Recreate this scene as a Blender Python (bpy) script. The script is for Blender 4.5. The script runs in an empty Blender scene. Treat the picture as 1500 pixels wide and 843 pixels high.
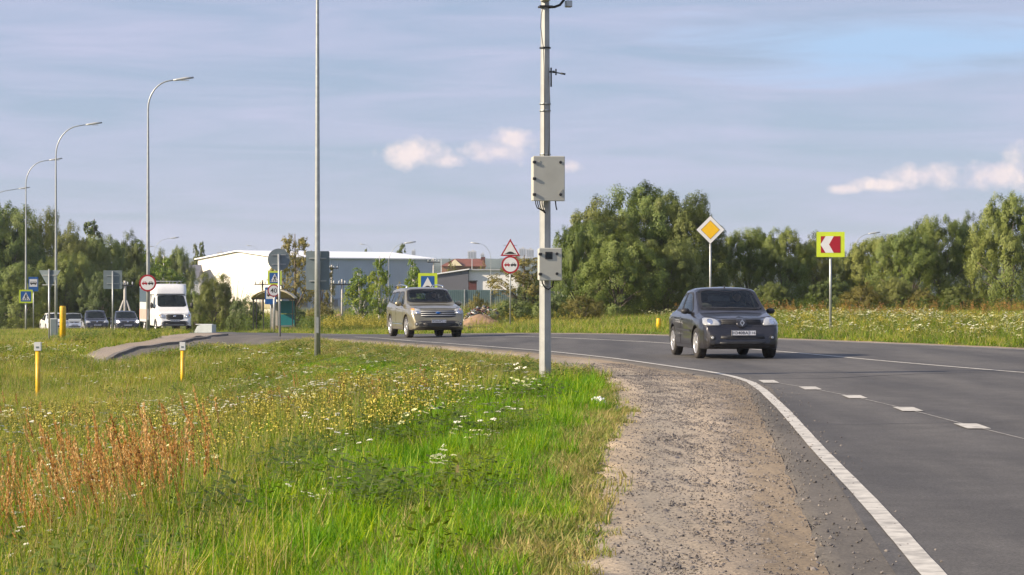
import bpy, bmesh, math, random
import numpy as np
from mathutils import Vector, Matrix
from mathutils.bvhtree import BVHTree
R = math.radians
S = bpy.context.scene
C = S.collection

# ------------------------------------------------------------------ camera
EYE = 1.53
F = 3500.0                      # focal length in pixels of the 1500 px wide photograph
cd = bpy.data.cameras.new('camera'); cam = bpy.data.objects.new('camera', cd); C.objects.link(cam)
cd.sensor_width = 36; cd.lens = 36 * F / 1500; cd.clip_start = 0.5; cd.clip_end = 20000
cam.location = (0, 0, EYE); cam.rotation_euler = (R(90), 0, 0)
S.camera = cam

# ------------------------------------------------------------------ light
SUN_EL, SUN_AZ = R(27), R(-108)          # azimuth from +Y (view direction), clockwise seen from above
sd = bpy.data.lights.new('sun', 'SUN'); sun = bpy.data.objects.new('sun', sd); C.objects.link(sun)
sd.energy = 5.0; sd.angle = R(0.55); sd.color = (1.0, 0.84, 0.64)
tosun = Vector((math.sin(SUN_AZ) * math.cos(SUN_EL), math.cos(SUN_AZ) * math.cos(SUN_EL), math.sin(SUN_EL)))
sun.rotation_euler = tosun.to_track_quat('Z', 'Y').to_euler()

W = bpy.data.worlds.new('World'); S.world = W; W.use_nodes = True
nt = W.node_tree; N = nt.nodes; Lk = nt.links; N.clear()
def wn(t, **k):
    n = N.new(t)
    for a, b in k.items(): setattr(n, a, b)
    return n
def wmath(op, a, b=None, clamp=False):
    n = wn('ShaderNodeMath', operation=op); n.use_clamp = clamp
    for i, v in enumerate((a, b)):
        if v is None: continue
        if isinstance(v, (int, float)): n.inputs[i].default_value = v
        else: Lk.new(v, n.inputs[i])
    return n.outputs[0]
def wmix(f, a, b):
    n = wn('ShaderNodeMix', data_type='RGBA')
    if isinstance(f, (int, float)): n.inputs[0].default_value = f
    else: Lk.new(f, n.inputs[0])
    for s, v in ((n.inputs[6], a), (n.inputs[7], b)):
        if isinstance(v, tuple): s.default_value = v + (1,)
        else: Lk.new(v, s)
    return n.outputs[2]
sky = wn('ShaderNodeTexSky', sky_type='NISHITA'); sky.sun_disc = False
sky.sun_elevation = SUN_EL; sky.sun_rotation = SUN_AZ
sky.altitude = 100; sky.air_density = 1.0; sky.dust_density = 0.6; sky.ozone_density = 2.5
bg = wn('ShaderNodeBackground'); bg.inputs[1].default_value = 0.0515
wo = wn('ShaderNodeOutputWorld'); Lk.new(bg.outputs[0], wo.inputs[0])
tc = wn('ShaderNodeTexCoord'); sep = wn('ShaderNodeSeparateXYZ'); Lk.new(tc.outputs['Generated'], sep.inputs[0])
dx, dy, dz = sep.outputs
# thin high veil of cloud, stretched along the horizon
mp = wn('ShaderNodeMapping'); mp.inputs['Scale'].default_value = (9, 9, 85); mp.inputs['Rotation'].default_value = (0, R(2.5), 0)
Lk.new(tc.outputs['Generated'], mp.inputs[0])
nz = wn('ShaderNodeTexNoise'); nz.inputs['Scale'].default_value = 1.0; nz.inputs['Detail'].default_value = 7; nz.inputs['Roughness'].default_value = .55; nz.inputs['Distortion'].default_value = .5
Lk.new(mp.outputs[0], nz.inputs['Vector'])
rp = wn('ShaderNodeValToRGB'); Lk.new(nz.outputs[0], rp.inputs[0])
rp.color_ramp.elements[0].position = .36; rp.color_ramp.elements[1].position = .68
rp.color_ramp.elements[0].color = (0, 0, 0, 1); rp.color_ramp.elements[1].color = (1, 1, 1, 1)
VEIL_K = 1.0
base = wmix(.62, sky.outputs[0], (4.6, 5.7, 8.4))
veil = wmix(wmath('MULTIPLY', rp.outputs[0], .62), base, (6.5, 6.5, 8.8))
# small cumulus low above the horizon, as positions on the sky (tangent of azimuth, tangent of elevation)
dyc = wmath('MAXIMUM', dy, .05)
u = wmath('DIVIDE', dx, dyc); v = wmath('DIVIDE', dz, dyc)
cn = wn('ShaderNodeTexNoise'); cn.inputs['Scale'].default_value = 80; cn.inputs['Detail'].default_value = 8; cn.inputs['Roughness'].default_value = .6
Lk.new(tc.outputs['Generated'], cn.inputs['Vector'])
puff = None
for (cx, cy, rx, ry) in ((612, 226, 56, 23), (655, 235, 40, 12), (722, 222, 60, 20), (750, 204, 44, 20), (828, 243, 22, 10),
                         (1355, 256, 66, 20), (1300, 270, 60, 11), (1455, 256, 62, 24), (1560, 240, 90, 30), (1235, 276, 30, 8), (-160, 260, 120, 24), (2050, 220, 150, 40)):
    a = wmath('MULTIPLY', wmath('SUBTRACT', u, (cx - 750) / F), F / rx)
    b = wmath('MULTIPLY', wmath('SUBTRACT', v, (421 - cy) / F), F / ry)
    d = wmath('SUBTRACT', 1.0, wmath('SQRT', wmath('ADD', wmath('MULTIPLY', a, a), wmath('MULTIPLY', b, b))))
    puff = d if puff is None else wmath('MAXIMUM', puff, d)
pm = wmath('ADD', puff, wmath('MULTIPLY', wmath('SUBTRACT', cn.outputs[0], .5), 2.3))
pm = wmath('MULTIPLY', wmath('MULTIPLY', wmath('SUBTRACT', pm, -.05), 1.25, True), wmath('GREATER_THAN', dy, 0.0))
cloudcol = wmix(wmath('MULTIPLY', wmath('SUBTRACT', cn.outputs[0], .3), 2.0, True), (8.2, 7.5, 8.6), (12.8, 10.6, 9.5))
# a clearer blue gap in the veil, high on the right
ga = wmath('MULTIPLY', wmath('SUBTRACT', u, (1310 - 750) / F), F / 330); gb = wmath('MULTIPLY', wmath('SUBTRACT', v, (421 - 66) / F), F / 46)
gap = wmath('SUBTRACT', 1.15, wmath('SQRT', wmath('ADD', wmath('MULTIPLY', ga, ga), wmath('MULTIPLY', gb, gb)))); gap = wmath('ADD', gap, wmath('MULTIPLY', wmath('SUBTRACT', nz.outputs[0], .5), 3.0), True)
veil = wmix(wmath('MULTIPLY', wmath('MULTIPLY', gap, wmath('GREATER_THAN', dy, 0.0)), .75), veil, (4.5, 6.9, 10.0))
Lk.new(wmix(wmath('MULTIPLY', pm, .85), veil, cloudcol), bg.inputs[0])

S.view_settings.view_transform = 'Standard'; S.view_settings.look = 'None'
S.view_settings.exposure = 0.88; S.view_settings.gamma = 1.0; S.view_settings.use_curve_mapping = False
S.render.engine = 'CYCLES'
S.cycles.max_bounces = 7; S.cycles.transparent_max_bounces = 8; S.cycles.volume_bounces = 1; S.cycles.use_denoising = True

# ------------------------------------------------------------------ terrain
def sstep(t):
    t = np.clip(t, 0, 1); return t * t * (3 - 2 * t)
_by = np.arange(-400, 6000, 1.0)
_bz = np.interp(_by, [-400, 48, 83, 105, 130, 184, 260, 400, 900, 2000, 6000], [0, 0, -.28, -.58, -.95, -1.95, -3.0, -3.5, -5, -6, -6])
_k = np.hanning(25); _bz = np.convolve(np.pad(_bz, 12, mode='edge'), _k / _k.sum(), mode='valid')
YN = [-60, 0, 12.7, 20.7, 29.9, 36, 38.5, 42, 50, 56, 63, 72, 84, 95, 110, 130, 160, 190, 250, 330]
XN = [-2.6, .75, 1.62, 2.3, 3.02, 3.5, 3.42, 3.0, 1.95, .62, -1.1, -3.3, -6.2, -9.2, -13.4, -21.6, -30, -40, -60, -86]
YF = [-60, 15, 35, 46, 58, 70, 92, 110, 120, 135, 160, 190, 250, 330]
XF = [38, 25, 19.3, 16.4, 12.6, 8.0, 0, -7.2, -10.6, -15, -21.5, -30, -48, -74]
YG = [-60, 0, 12.7, 19.2, 29.9, 38.5, 43, 47, 52.5, 62, 72, 84, 92, 100]
XG = [-3.6, -.3, .29, .7, 1.3, 1.5, 1.2, .62, -.1, -2.3, -4.8, -7.6, -9.6, -13.6]
def _sm(ys, xs, n=5):
    yy = np.arange(ys[0], ys[-1], .25); xx = np.interp(yy, ys, xs); k = np.hanning(n * 4 + 1)
    xx = np.convolve(np.pad(xx, n * 2, mode='reflect', reflect_type='odd'), k / k.sum(), mode='valid'); return yy, xx
_n, _f, _g = _sm(YN, XN, 2), _sm(YF, XF, 10), _sm(YG, XG, 4)
xn = lambda y: np.interp(y, *_n)
xf = lambda y: np.interp(y, *_f)
xg = lambda y: np.interp(y, *_g)
def relief(x, y):
    """height of the land before the road bed is cut in"""
    x = np.asarray(x, float); y = np.asarray(y, float)
    s = sstep((12 - x) / 20)
    z = np.interp(y, _by, _bz)
    z = z * (s + (1 - s) * sstep((y - 170) / 200))
    d = xg(np.clip(y, -60, 100)) - x
    dip = -1.15 * sstep((d - .1) / 8.0) * (1 - sstep((y - 62) / 19)) * (1 - .6 * sstep((d - 22) / 30))
    dip = dip - .28 * sstep(d / 2.2) * sstep((y - 41) / 7) * (1 - sstep((y - 80) / 12))
    dl_ = xn(y) - x; dip = dip - .42 * sstep((dl_ - 2.5) / 5) * sstep((y - 78) / 16) * (1 - sstep((y - 170) / 30)) * sstep((-15.2 - x) / 3)
    z = z + dip
    off = sstep(np.abs(d) / 3)
    z = z + .035 * np.sin(x * 1.3 + .7 * y) * np.sin(y * .9 - x * .4) * sstep((d - .5) / 2)
    r = x - xf(y)
    z = z + (.16 * sstep((r - 2) / 10) + .05 * np.sin(x * .5) * np.sin(y * .33)) * sstep((r - 2) / 6)
    return z
def bed(x, y):
    x = np.asarray(x, float); y = np.asarray(y, float)
    a = sstep((x - xg(np.clip(y, -60, 100)) - .05) / .3) * sstep((xf(y) + 1.2 - x) / .5)
    a = np.where(y > 335, 0, a)
    b = ((x > -14.2) & (x < xn(y)) & (y > 70) & (y < 113)).astype(float)
    return -.07 * np.maximum(a, b)
h = lambda x, y: float(relief(x, y))
def G(px, py):
    """the point of the land seen in that direction from the roadside"""
    z = 0.0
    for _ in range(40):
        d = max((EYE - z) * F / max(py - 421, 2), 1); d = min(d, 3000); x = (px - 750) / F * d; z = z * .5 + h(x, d) * .5
    return x, d
def at(px, d): return ((px - 750) / F * d, d)
def zat(py, d): return EYE + (421 - py) / F * d

# ------------------------------------------------------------------ materials
def mat(name, col, rough=.6, metal=0, var=.12, scale=6.0, spec=.5, trans=0.0, emit=None, coat=0.0, bump=0.0, dirt=None, dirt_amt=.0):
    m = bpy.data.materials.new(name); m.use_nodes = True; t = m.node_tree; n = t.nodes; l = t.links
    b = n['Principled BSDF']; b.inputs['Roughness'].default_value = rough; b.inputs['Metallic'].default_value = metal
    b.inputs['Specular IOR Level'].default_value = spec; b.inputs['Coat Weight'].default_value = coat
    b.inputs['Base Color'].default_value = tuple(col) + (1,)
    if var > 0:
        tc = n.new('ShaderNodeTexCoord'); no = n.new('ShaderNodeTexNoise'); no.inputs['Scale'].default_value = scale; no.inputs['Detail'].default_value = 6
        l.new(tc.outputs['Object'], no.inputs['Vector'])
        r = n.new('ShaderNodeValToRGB'); l.new(no.outputs[0], r.inputs[0]); e = r.color_ramp.elements
        e[0].position = .3; e[1].position = .7
        e[0].color = tuple(c * (1 - var) for c in col) + (1,); e[1].color = tuple(min(1, c * (1 + var)) for c in col) + (1,)
        out = r.outputs[0]
        if dirt:
            n2 = n.new('ShaderNodeTexNoise'); n2.inputs['Scale'].default_value = scale * .37; n2.inputs['Detail'].default_value = 8; l.new(tc.outputs['Object'], n2.inputs['Vector'])
            r2 = n.new('ShaderNodeMapRange'); l.new(n2.outputs[0], r2.inputs[0]); r2.inputs[1].default_value = .45; r2.inputs[2].default_value = .75; r2.inputs[4].default_value = dirt_amt
            mx = n.new('ShaderNodeMix'); mx.data_type = 'RGBA'; l.new(r2.outputs[0], mx.inputs[0]); l.new(out, mx.inputs[6]); mx.inputs[7].default_value = tuple(dirt) + (1,); out = mx.outputs[2]
        l.new(out, b.inputs['Base Color'])
        if bump:
            bp = n.new('ShaderNodeBump'); bp.inputs['Strength'].default_value = bump; bp.inputs['Distance'].default_value = .02; l.new(no.outputs[0], bp.inputs['Height']); l.new(bp.outputs[0], b.inputs['Normal'])
    if emit:
        b.inputs['Emission Color'].default_value = tuple(emit[:3]) + (1,); b.inputs['Emission Strength'].default_value = emit[3]
    return m
def leafmat(name, cols, trans=.35, attr=True, patch=0.25, rough=.55):
    """foliage: colour varies leaf to leaf, plant to plant and in patches across the land"""
    m = bpy.data.materials.new(name); m.use_nodes = True; t = m.node_tree; n = t.nodes; l = t.links; n.clear()
    o = n.new('ShaderNodeOutputMaterial'); b = n.new('ShaderNodeBsdfPrincipled'); b.inputs['Roughness'].default_value = rough; b.inputs['Specular IOR Level'].default_value = .25
    tr = n.new('ShaderNodeBsdfTranslucent'); mx = n.new('ShaderNodeMixShader'); mx.inputs[0].default_value = trans
    oi = n.new('ShaderNodeObjectInfo'); ge = n.new('ShaderNodeNewGeometry'); no = n.new('ShaderNodeTexNoise'); no.inputs['Scale'].default_value = patch; no.inputs['Detail'].default_value = 3
    l.new(ge.outputs['Position'], no.inputs['Vector'])
    at_ = n.new('ShaderNodeAttribute'); at_.attribute_name = 'rnd'
    def ma(op, a, b_):
        q = n.new('ShaderNodeMath'); q.operation = op
        for i, v in enumerate((a, b_)):
            if isinstance(v, (int, float)): q.inputs[i].default_value = v
            else: l.new(v, q.inputs[i])
        return q.outputs[0]
    f = ma('ADD', ma('MULTIPLY', at_.outputs['Fac'], .42), ma('MULTIPLY', oi.outputs['Random'], .33))
    f = ma('ADD', f, ma('MULTIPLY', ma('SUBTRACT', no.outputs[0], .3), .9))
    r = n.new('ShaderNodeValToRGB'); l.new(f, r.inputs[0]); e = r.color_ramp.elements
    while len(e) < len(cols): e.new(.5)
    for i, c in enumerate(cols): e[i].position = .12 + .76 * i / (len(cols) - 1); e[i].color = tuple(c) + (1,)
    l.new(r.outputs[0], b.inputs['Base Color'])
    hs = n.new('ShaderNodeHueSaturation'); hs.inputs['Saturation'].default_value = 1.15; hs.inputs['Value'].default_value = 1.3; l.new(r.outputs[0], hs.inputs['Color']); l.new(hs.outputs[0], tr.inputs['Color'])
    l.new(b.outputs[0], mx.inputs[1]); l.new(tr.outputs[0], mx.inputs[2]); l.new(mx.outputs[0], o.inputs[0])
    return m
M = {}
M['galv'] = mat('galvanised_steel', (.36, .38, .38), .45, .55, .14, 9)
M['galv_far'] = mat('galvanised_dull', (.42, .44, .45), .55, .3, .1, 5)
M['signback'] = mat('sign_back_grey', (.16, .20, .22), .6, .3, .1, 5)
M['white'] = mat('sign_white', (.62, .63, .65), .45, 0, .05, 4)
M['red'] = mat('sign_red', (.30, .006, .018), .45, 0, .06, 6)
M['black'] = mat('black_paint', (.015, .015, .017), .5, 0, .1, 6)
M['blue'] = mat('sign_blue', (.01, .085, .30), .45, 0, .06, 6)
M['fluo'] = mat('fluorescent_yellow_green', (.50, .62, .03), .5, 0, .05, 5)
M['yellow'] = mat('sign_yellow', (.70, .42, .008), .5, 0, .08, 6)
M['yelpaint'] = mat('yellow_paint', (.72, .44, .01), .45, 0, .14, 12, dirt=(.25, .17, .05), dirt_amt=.5)
M['cabinet'] = mat('cabinet_grey_plastic', (.46, .46, .41), .5, 0, .05, 5, dirt=(.33, .32, .28), dirt_amt=.45)
M['cable'] = mat('black_cable', (.02, .02, .022), .5, 0, .1, 9)
M['concrete'] = mat('concrete', (.42, .40, .36), .85, 0, .15, 7, bump=.3)
M['wood'] = mat('weathered_wood', (.22, .17, .12), .85, 0, .2, 5)
M['tyre'] = mat('tyre_rubber', (.018, .017, .016), .8, 0, .2, 14, dirt=(.09, .075, .06), dirt_amt=.4)
M['rim'] = mat('alloy_rim', (.62, .62, .63), .3, .7, .06, 9)
M['plastic'] = mat('dark_plastic', (.025, .025, .027), .55, 0, .15, 12)
M['chrome'] = mat('chrome', (.75, .76, .78), .15, 1, .03, 8)
M['lens'] = mat('headlamp_lens', (.42, .43, .43), .12, .25, .12, 22, coat=1.0)
M['lamp_on'] = mat('lit_headlamp', (.9, .85, .8), .2, 0, 0, emit=(1.0, .86, .78, 2.2))
M['amber'] = mat('amber_lens', (.75, .30, .03), .2, 0, .1, 20, coat=1)
M['plate'] = mat('plate_white', (.70, .71, .74), .4, 0, .03, 9)
M['glass'] = mat('car_glass', (.008, .012, .011), .05, 0, .5, 2.6, spec=.3)
def tinted():
    m = bpy.data.materials.new('clear_car_glass'); m.use_nodes = True; t = m.node_tree; n = t.nodes; l = t.links; n.clear()
    o = n.new('ShaderNodeOutputMaterial'); a = n.new('ShaderNodeBsdfTransparent'); a.inputs[0].default_value = (.68, .74, .70, 1); g = n.new('ShaderNodeBsdfGlossy'); g.inputs['Roughness'].default_value = .04; g.inputs[0].default_value = (.85, .9, .9, 1)
    fr = n.new('ShaderNodeFresnel'); fr.inputs[0].default_value = 1.4; mx = n.new('ShaderNodeMixShader'); l.new(fr.outputs[0], mx.inputs[0]); l.new(a.outputs[0], mx.inputs[1]); l.new(g.outputs[0], mx.inputs[2]); l.new(mx.outputs[0], o.inputs[0]); return m
M['clearglass'] = tinted()
M['seatcloth'] = mat('grey_seat_cloth', (.09, .09, .095), .9, 0, .15, 20); M['jacket'] = mat('dark_blue_jacket', (.03, .04, .07), .9, 0, .1, 20); M['skin'] = mat('skin', (.48, .29, .21), .6, 0, .05, 20); M['hair'] = mat('dark_hair', (.03, .02, .015), .8, 0, .1, 30)
M['graphite'] = mat('graphite_car_paint', (.024, .023, .028), .30, .55, .05, 5, coat=.8, dirt=(.10, .09, .08), dirt_amt=.3)
M['bronze'] = mat('olive_bronze_car_paint', (.27, .24, .155), .30, .6, .05, 5, coat=.8, dirt=(.2, .18, .14), dirt_amt=.3)
M['blackpaint'] = mat('black_car_paint', (.022, .022, .028), .25, .3, .05, 5, coat=.8)
M['whitepaint'] = mat('white_car_paint', (.74, .74, .72), .35, 0, .04, 5, coat=.5)
M['silver'] = mat('pale_silver_car_paint', (.55, .60, .66), .35, .4, .05, 5, coat=.6)

# ------------------------------------------------------------------ mesh building
class MB:
    def __init__(s): s.v = []; s.f = []; s.m = []; s.smooth = []
    def add(s, vs, fs, m=0, sm=False):
        k = len(s.v); s.v += [tuple(p) for p in vs]; s.f += [tuple(k + i for i in f) for f in fs]; s.m += [m] * len(fs); s.smooth += [sm] * len(fs); return s
    def box(s, c, d, m=0, rz=0, bev=0.0):
        bm = bmesh.new(); bmesh.ops.create_cube(bm, size=1)
        for q in bm.verts: q.co = Vector((q.co.x * d[0], q.co.y * d[1], q.co.z * d[2]))
        if bev: bmesh.ops.bevel(bm, geom=bm.edges[:], offset=bev, segments=2, affect='EDGES', profile=.5)
        rm = Matrix.Rotation(rz, 4, 'Z'); bm.verts.ensure_lookup_table()
        s.add([rm @ q.co + Vector(c) for q in bm.verts], [[q.index for q in f.verts] for f in bm.faces], m); bm.free(); return s
    def tube(s, pts, rad, n=8, m=0, caps=True, sm=True, ph=0.0):
        pts = [Vector(p) for p in pts]; rad = rad if hasattr(rad, '__len__') else [rad] * len(pts); vs = []; fs = []; pu = None
        for i, p in enumerate(pts):
            t = (pts[min(i + 1, len(pts) - 1)] - pts[max(i - 1, 0)]).normalized()
            if pu is None:
                pu = t.cross(Vector((0, 1, 0)) if abs(t.y) < .9 else Vector((1, 0, 0))).normalized()
            pu = (pu - t * pu.dot(t)).normalized(); w = t.cross(pu)
            for k in range(n):
                a = ph + 2 * math.pi * k / n; vs.append(p + (pu * math.cos(a) + w * math.sin(a)) * rad[i])
        for i in range(len(pts) - 1):
            for k in range(n): fs.append((i * n + k, i * n + (k + 1) % n, (i + 1) * n + (k + 1) % n, (i + 1) * n + k))
        s.add(vs, fs, m, sm)
        if caps:
            s.add(vs[:n], [list(range(n))[::-1]], m); s.add(vs[-n:], [list(range(n))], m)
        return s
    def prism(s, pts, y0, y1, m=0, mside=None):
        """outline in the x-z plane, from y0 (front) to y1"""
        n = len(pts); vs = [(x, y0, z) for x, z in pts] + [(x, y1, z) for x, z in pts]
        s.add(vs, [list(range(n)), list(range(n, 2 * n))[::-1]], m)
        s.add(vs, [((i + 1) % n, i, n + i, n + (i + 1) % n) for i in range(n)], m if mside is None else mside); return s
    def sphere(s, c, r, m=0, n=10):
        bm = bmesh.new(); bmesh.ops.create_uvsphere(bm, u_segments=n, v_segments=n // 2 + 2, radius=1); rr = r if hasattr(r, '__len__') else (r, r, r)
        s.add([(q.co.x * rr[0] + c[0], q.co.y * rr[1] + c[1], q.co.z * rr[2] + c[2]) for q in bm.verts], [[q.index for q in f.verts] for f in bm.faces], m, True); bm.free(); return s
    def build(s, name, mats, parent=None, loc=None, rz=0):
        me = bpy.data.meshes.new(name); me.from_pydata(s.v, [], s.f); mats = mats if isinstance(mats, (list, tuple)) else [mats]
        for q in mats: me.materials.append(M[q] if isinstance(q, str) else q)
        me.polygons.foreach_set('material_index', s.m); me.polygons.foreach_set('use_smooth', s.smooth)
        bm = bmesh.new(); bm.from_mesh(me); bmesh.ops.remove_doubles(bm, verts=bm.verts, dist=1e-5); bmesh.ops.recalc_face_normals(bm, faces=bm.faces); bm.to_mesh(me); bm.free()
        return link(name, me, parent, loc, rz)
def link(name, me, parent=None, loc=None, rz=0):
    o = bpy.data.objects.new(name, me); C.objects.link(o); o.parent = parent
    if loc is not None: o.location = loc
    o.rotation_euler.z = rz
    return o
def npmesh(name, v, f, mats, rnd=None, smooth=False, n=4):
    """big mesh from numpy arrays: v (N,3), f (K,n)"""
    me = bpy.data.meshes.new(name); me.vertices.add(len(v)); me.vertices.foreach_set('co', np.asarray(v, np.float32).ravel())
    k = len(f); me.loops.add(k * n); me.loops.foreach_set('vertex_index', np.asarray(f, np.int32).ravel())
    me.polygons.add(k); me.polygons.foreach_set('loop_start', np.arange(0, k * n, n, dtype=np.int32))
    if smooth: me.polygons.foreach_set('use_smooth', np.ones(k, bool))
    for q in (mats if isinstance(mats, (list, tuple)) else [mats]): me.materials.append(M[q] if isinstance(q, str) else q)
    if rnd is not None:
        a = me.attributes.new('rnd', 'FLOAT', 'FACE'); a.data.foreach_set('value', np.asarray(rnd, np.float32))
    me.update(calc_edges=True); me.validate(); return me
def tag(o, label=None, cat=None, group=None, kind=None):
    for k, q in (('label', label), ('category', cat), ('group', group), ('kind', kind)):
        if q: o[k] = q
    return o
def thing(name, label, cat, loc, rz=0, group=None):
    o = bpy.data.objects.new(name, None); C.objects.link(o); o.location = loc; o.rotation_euler = (0, 0, rz); o.empty_display_size = .3
    return tag(o, label, cat, group)
def copy_tree(o, parent=None):
    c = o.copy(); C.objects.link(c); c.parent = parent
    for ch in o.children: copy_tree(ch, c)
    return c
def ring(cx, cz, r, n=28, a0=0, a1=2 * math.pi, rz=None):
    rz = r if rz is None else rz
    return [(cx + r * math.cos(a0 + (a1 - a0) * i / n), cz + rz * math.sin(a0 + (a1 - a0) * i / n)) for i in range(n)]
def rrect(cx, cz, w, hh, r, k=4):
    o = []
    for sx, sz, a in ((1, 1, 0), (-1, 1, 90), (-1, -1, 180), (1, -1, 270)):
        for i in range(k + 1):
            q = R(a + 90 * i / k); o.append((cx + sx * (w / 2 - r) + r * math.cos(q), cz + sz * (hh / 2 - r) + r * math.sin(q)))
    return o
def text_mesh(body, size, w=None):
    """glyph outlines as flat faces: list of verts (x, z), faces, centred"""
    cu = bpy.data.curves.new('t', 'FONT'); cu.body = body; cu.size = size; cu.offset = size * .012; cu.resolution_u = 3
    o = bpy.data.objects.new('t', cu); me = bpy.data.meshes.new_from_object(o)
    v = [(p.co.x, p.co.y) for p in me.vertices]; f = [list(p.vertices) for p in me.polygons]
    bpy.data.objects.remove(o); bpy.data.meshes.remove(me); bpy.data.curves.remove(cu)
    x0, x1 = min(p[0] for p in v), max(p[0] for p in v); z0, z1 = min(p[1] for p in v), max(p[1] for p in v)
    k = 1 if w is None else w / (x1 - x0)
    return [((x - (x0 + x1) / 2) * k, z - (z0 + z1) / 2) for x, z in v], f
# ------------------------------------------------------------------ ground, road, shoulder, markings
def graded(a, b, step, far, grow=1.12):
    mid = list(np.arange(a, b + 1e-6, step)); o = []; s = step; x = b
    while x < far[1]: s *= grow; x += s; o.append(min(x, far[1]))
    lo = []; s = step; x = a
    while x > far[0]: s *= grow; x -= s; lo.append(max(x, far[0]))
    return np.array(sorted(set(lo + mid + o)))
gx = graded(-42, 42, .45, (-1600, 1600)); gy = graded(-6, 130, .45, (-60, 4300))
X, Y = np.meshgrid(gx, gy); Z = relief(X, Y) + bed(X, Y)
rng = np.random.RandomState(4)
def grid_faces(ny, nx):
    i = np.arange(ny - 1)[:, None] * nx + np.arange(nx - 1)[None, :]
    return np.stack([i, i + 1, i + nx + 1, i + nx], -1).reshape(-1, 4)
def groundmat():
    m = bpy.data.materials.new('meadow_soil'); m.use_nodes = True; t = m.node_tree; n = t.nodes; l = t.links; b = n['Principled BSDF']; b.inputs['Roughness'].default_value = .95; b.inputs['Specular IOR Level'].default_value = .1
    ge = n.new('ShaderNodeNewGeometry'); a = n.new('ShaderNodeTexNoise'); a.inputs['Scale'].default_value = .35; a.inputs['Detail'].default_value = 8; l.new(ge.outputs['Position'], a.inputs['Vector'])
    c = n.new('ShaderNodeTexNoise'); c.inputs['Scale'].default_value = 5; c.inputs['Detail'].default_value = 6; l.new(ge.outputs['Position'], c.inputs['Vector'])
    r = n.new('ShaderNodeValToRGB'); l.new(a.outputs[0], r.inputs[0]); e = r.color_ramp.elements; e[0].position = .35; e[1].position = .65; e[0].color = (.075, .105, .018, 1); e[1].color = (.15, .15, .03, 1)
    r2 = n.new('ShaderNodeValToRGB'); l.new(c.outputs[0], r2.inputs[0]); e = r2.color_ramp.elements; e[0].position = .35; e[1].position = .7; e[0].color = (.55, .6, .5, 1); e[1].color = (1.15, 1.1, 1, 1)
    mx = n.new('ShaderNodeMix'); mx.data_type = 'RGBA'; mx.blend_type = 'MULTIPLY'; mx.inputs[0].default_value = 1; l.new(r.outputs[0], mx.inputs[6]); l.new(r2.outputs[0], mx.inputs[7]); l.new(mx.outputs[2], b.inputs['Base Color'])
    return m
M['soil'] = groundmat()
link('ground', npmesh('ground', np.stack([X, Y, Z], -1).reshape(-1, 3), grid_faces(len(gy), len(gx)), 'soil', smooth=True))['kind'] = 'structure'

def roadmat(name, c0, c1, fine=55, seam=False):
    m = bpy.data.materials.new(name); m.use_nodes = True; t = m.node_tree; n = t.nodes; l = t.links; b = n['Principled BSDF']; b.inputs['Roughness'].default_value = .8; b.inputs['Specular IOR Level'].default_value = .35
    ge = n.new('ShaderNodeNewGeometry'); mp = n.new('ShaderNodeMapping'); mp.inputs['Rotation'].default_value = (0, 0, R(8)); mp.inputs['Scale'].default_value = (1, .12, 1); l.new(ge.outputs['Position'], mp.inputs[0])
    a = n.new('ShaderNodeTexNoise'); a.inputs['Scale'].default_value = .9; a.inputs['Detail'].default_value = 7; l.new(mp.outputs[0], a.inputs['Vector'])
    r = n.new('ShaderNodeValToRGB'); l.new(a.outputs[0], r.inputs[0]); e = r.color_ramp.elements; e[0].position = .36; e[1].position = .68; e[0].color = tuple(c0) + (1,); e[1].color = tuple(c1) + (1,)
    f = n.new('ShaderNodeTexNoise'); f.inputs['Scale'].default_value = fine; f.inputs['Detail'].default_value = 4; f.inputs['Roughness'].default_value = .75; l.new(ge.outputs['Position'], f.inputs['Vector'])
    r2 = n.new('ShaderNodeValToRGB'); l.new(f.outputs[0], r2.inputs[0]); e = r2.color_ramp.elements; e[0].position = .38; e[1].position = .66; e[0].color = (.62, .62, .62, 1); e[1].color = (1.35, 1.33, 1.3, 1)
    mx = n.new('ShaderNodeMix'); mx.data_type = 'RGBA'; mx.blend_type = 'MULTIPLY'; mx.inputs[0].default_value = 1; l.new(r.outputs[0], mx.inputs[6]); l.new(r2.outputs[0], mx.inputs[7]); l.new(mx.outputs[2], b.inputs['Base Color'])
    bp = n.new('ShaderNodeBump'); bp.inputs['Strength'].default_value = .5; bp.inputs['Distance'].default_value = .006; l.new(f.outputs[0], bp.inputs['Height']); l.new(bp.outputs[0], b.inputs['Normal'])
    return m
M['asphalt'] = roadmat('asphalt', (.066, .064, .063), (.112, .107, .100))
M['asphalt_old'] = roadmat('asphalt_dusty', (.095, .086, .072), (.155, .138, .115))
def _blotch(m):
    t = m.node_tree; n = t.nodes; l = t.links; b = n['Principled BSDF']; src = b.inputs['Base Color'].links[0].from_socket; ge = n.new('ShaderNodeNewGeometry')
    for sc, lo, hi, det in ((.5, .93, 1.08, 5), (2.6, .90, 1.1, 9)):
        no = n.new('ShaderNodeTexNoise'); no.inputs['Scale'].default_value = sc; no.inputs['Detail'].default_value = det; l.new(ge.outputs['Position'], no.inputs['Vector'])
        r = n.new('ShaderNodeMapRange'); l.new(no.outputs[0], r.inputs[0]); r.inputs[1].default_value = .35; r.inputs[2].default_value = .65; r.inputs[3].default_value = lo; r.inputs[4].default_value = hi
        mx = n.new('ShaderNodeMix'); mx.data_type = 'RGBA'; mx.blend_type = 'MULTIPLY'; mx.inputs[0].default_value = 1; l.new(src, mx.inputs[6]); l.new(r.outputs[0], mx.inputs[7]); src = mx.outputs[2]
    l.new(src, b.inputs['Base Color'])
_blotch(M['asphalt']); _blotch(M['asphalt_old'])
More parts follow.
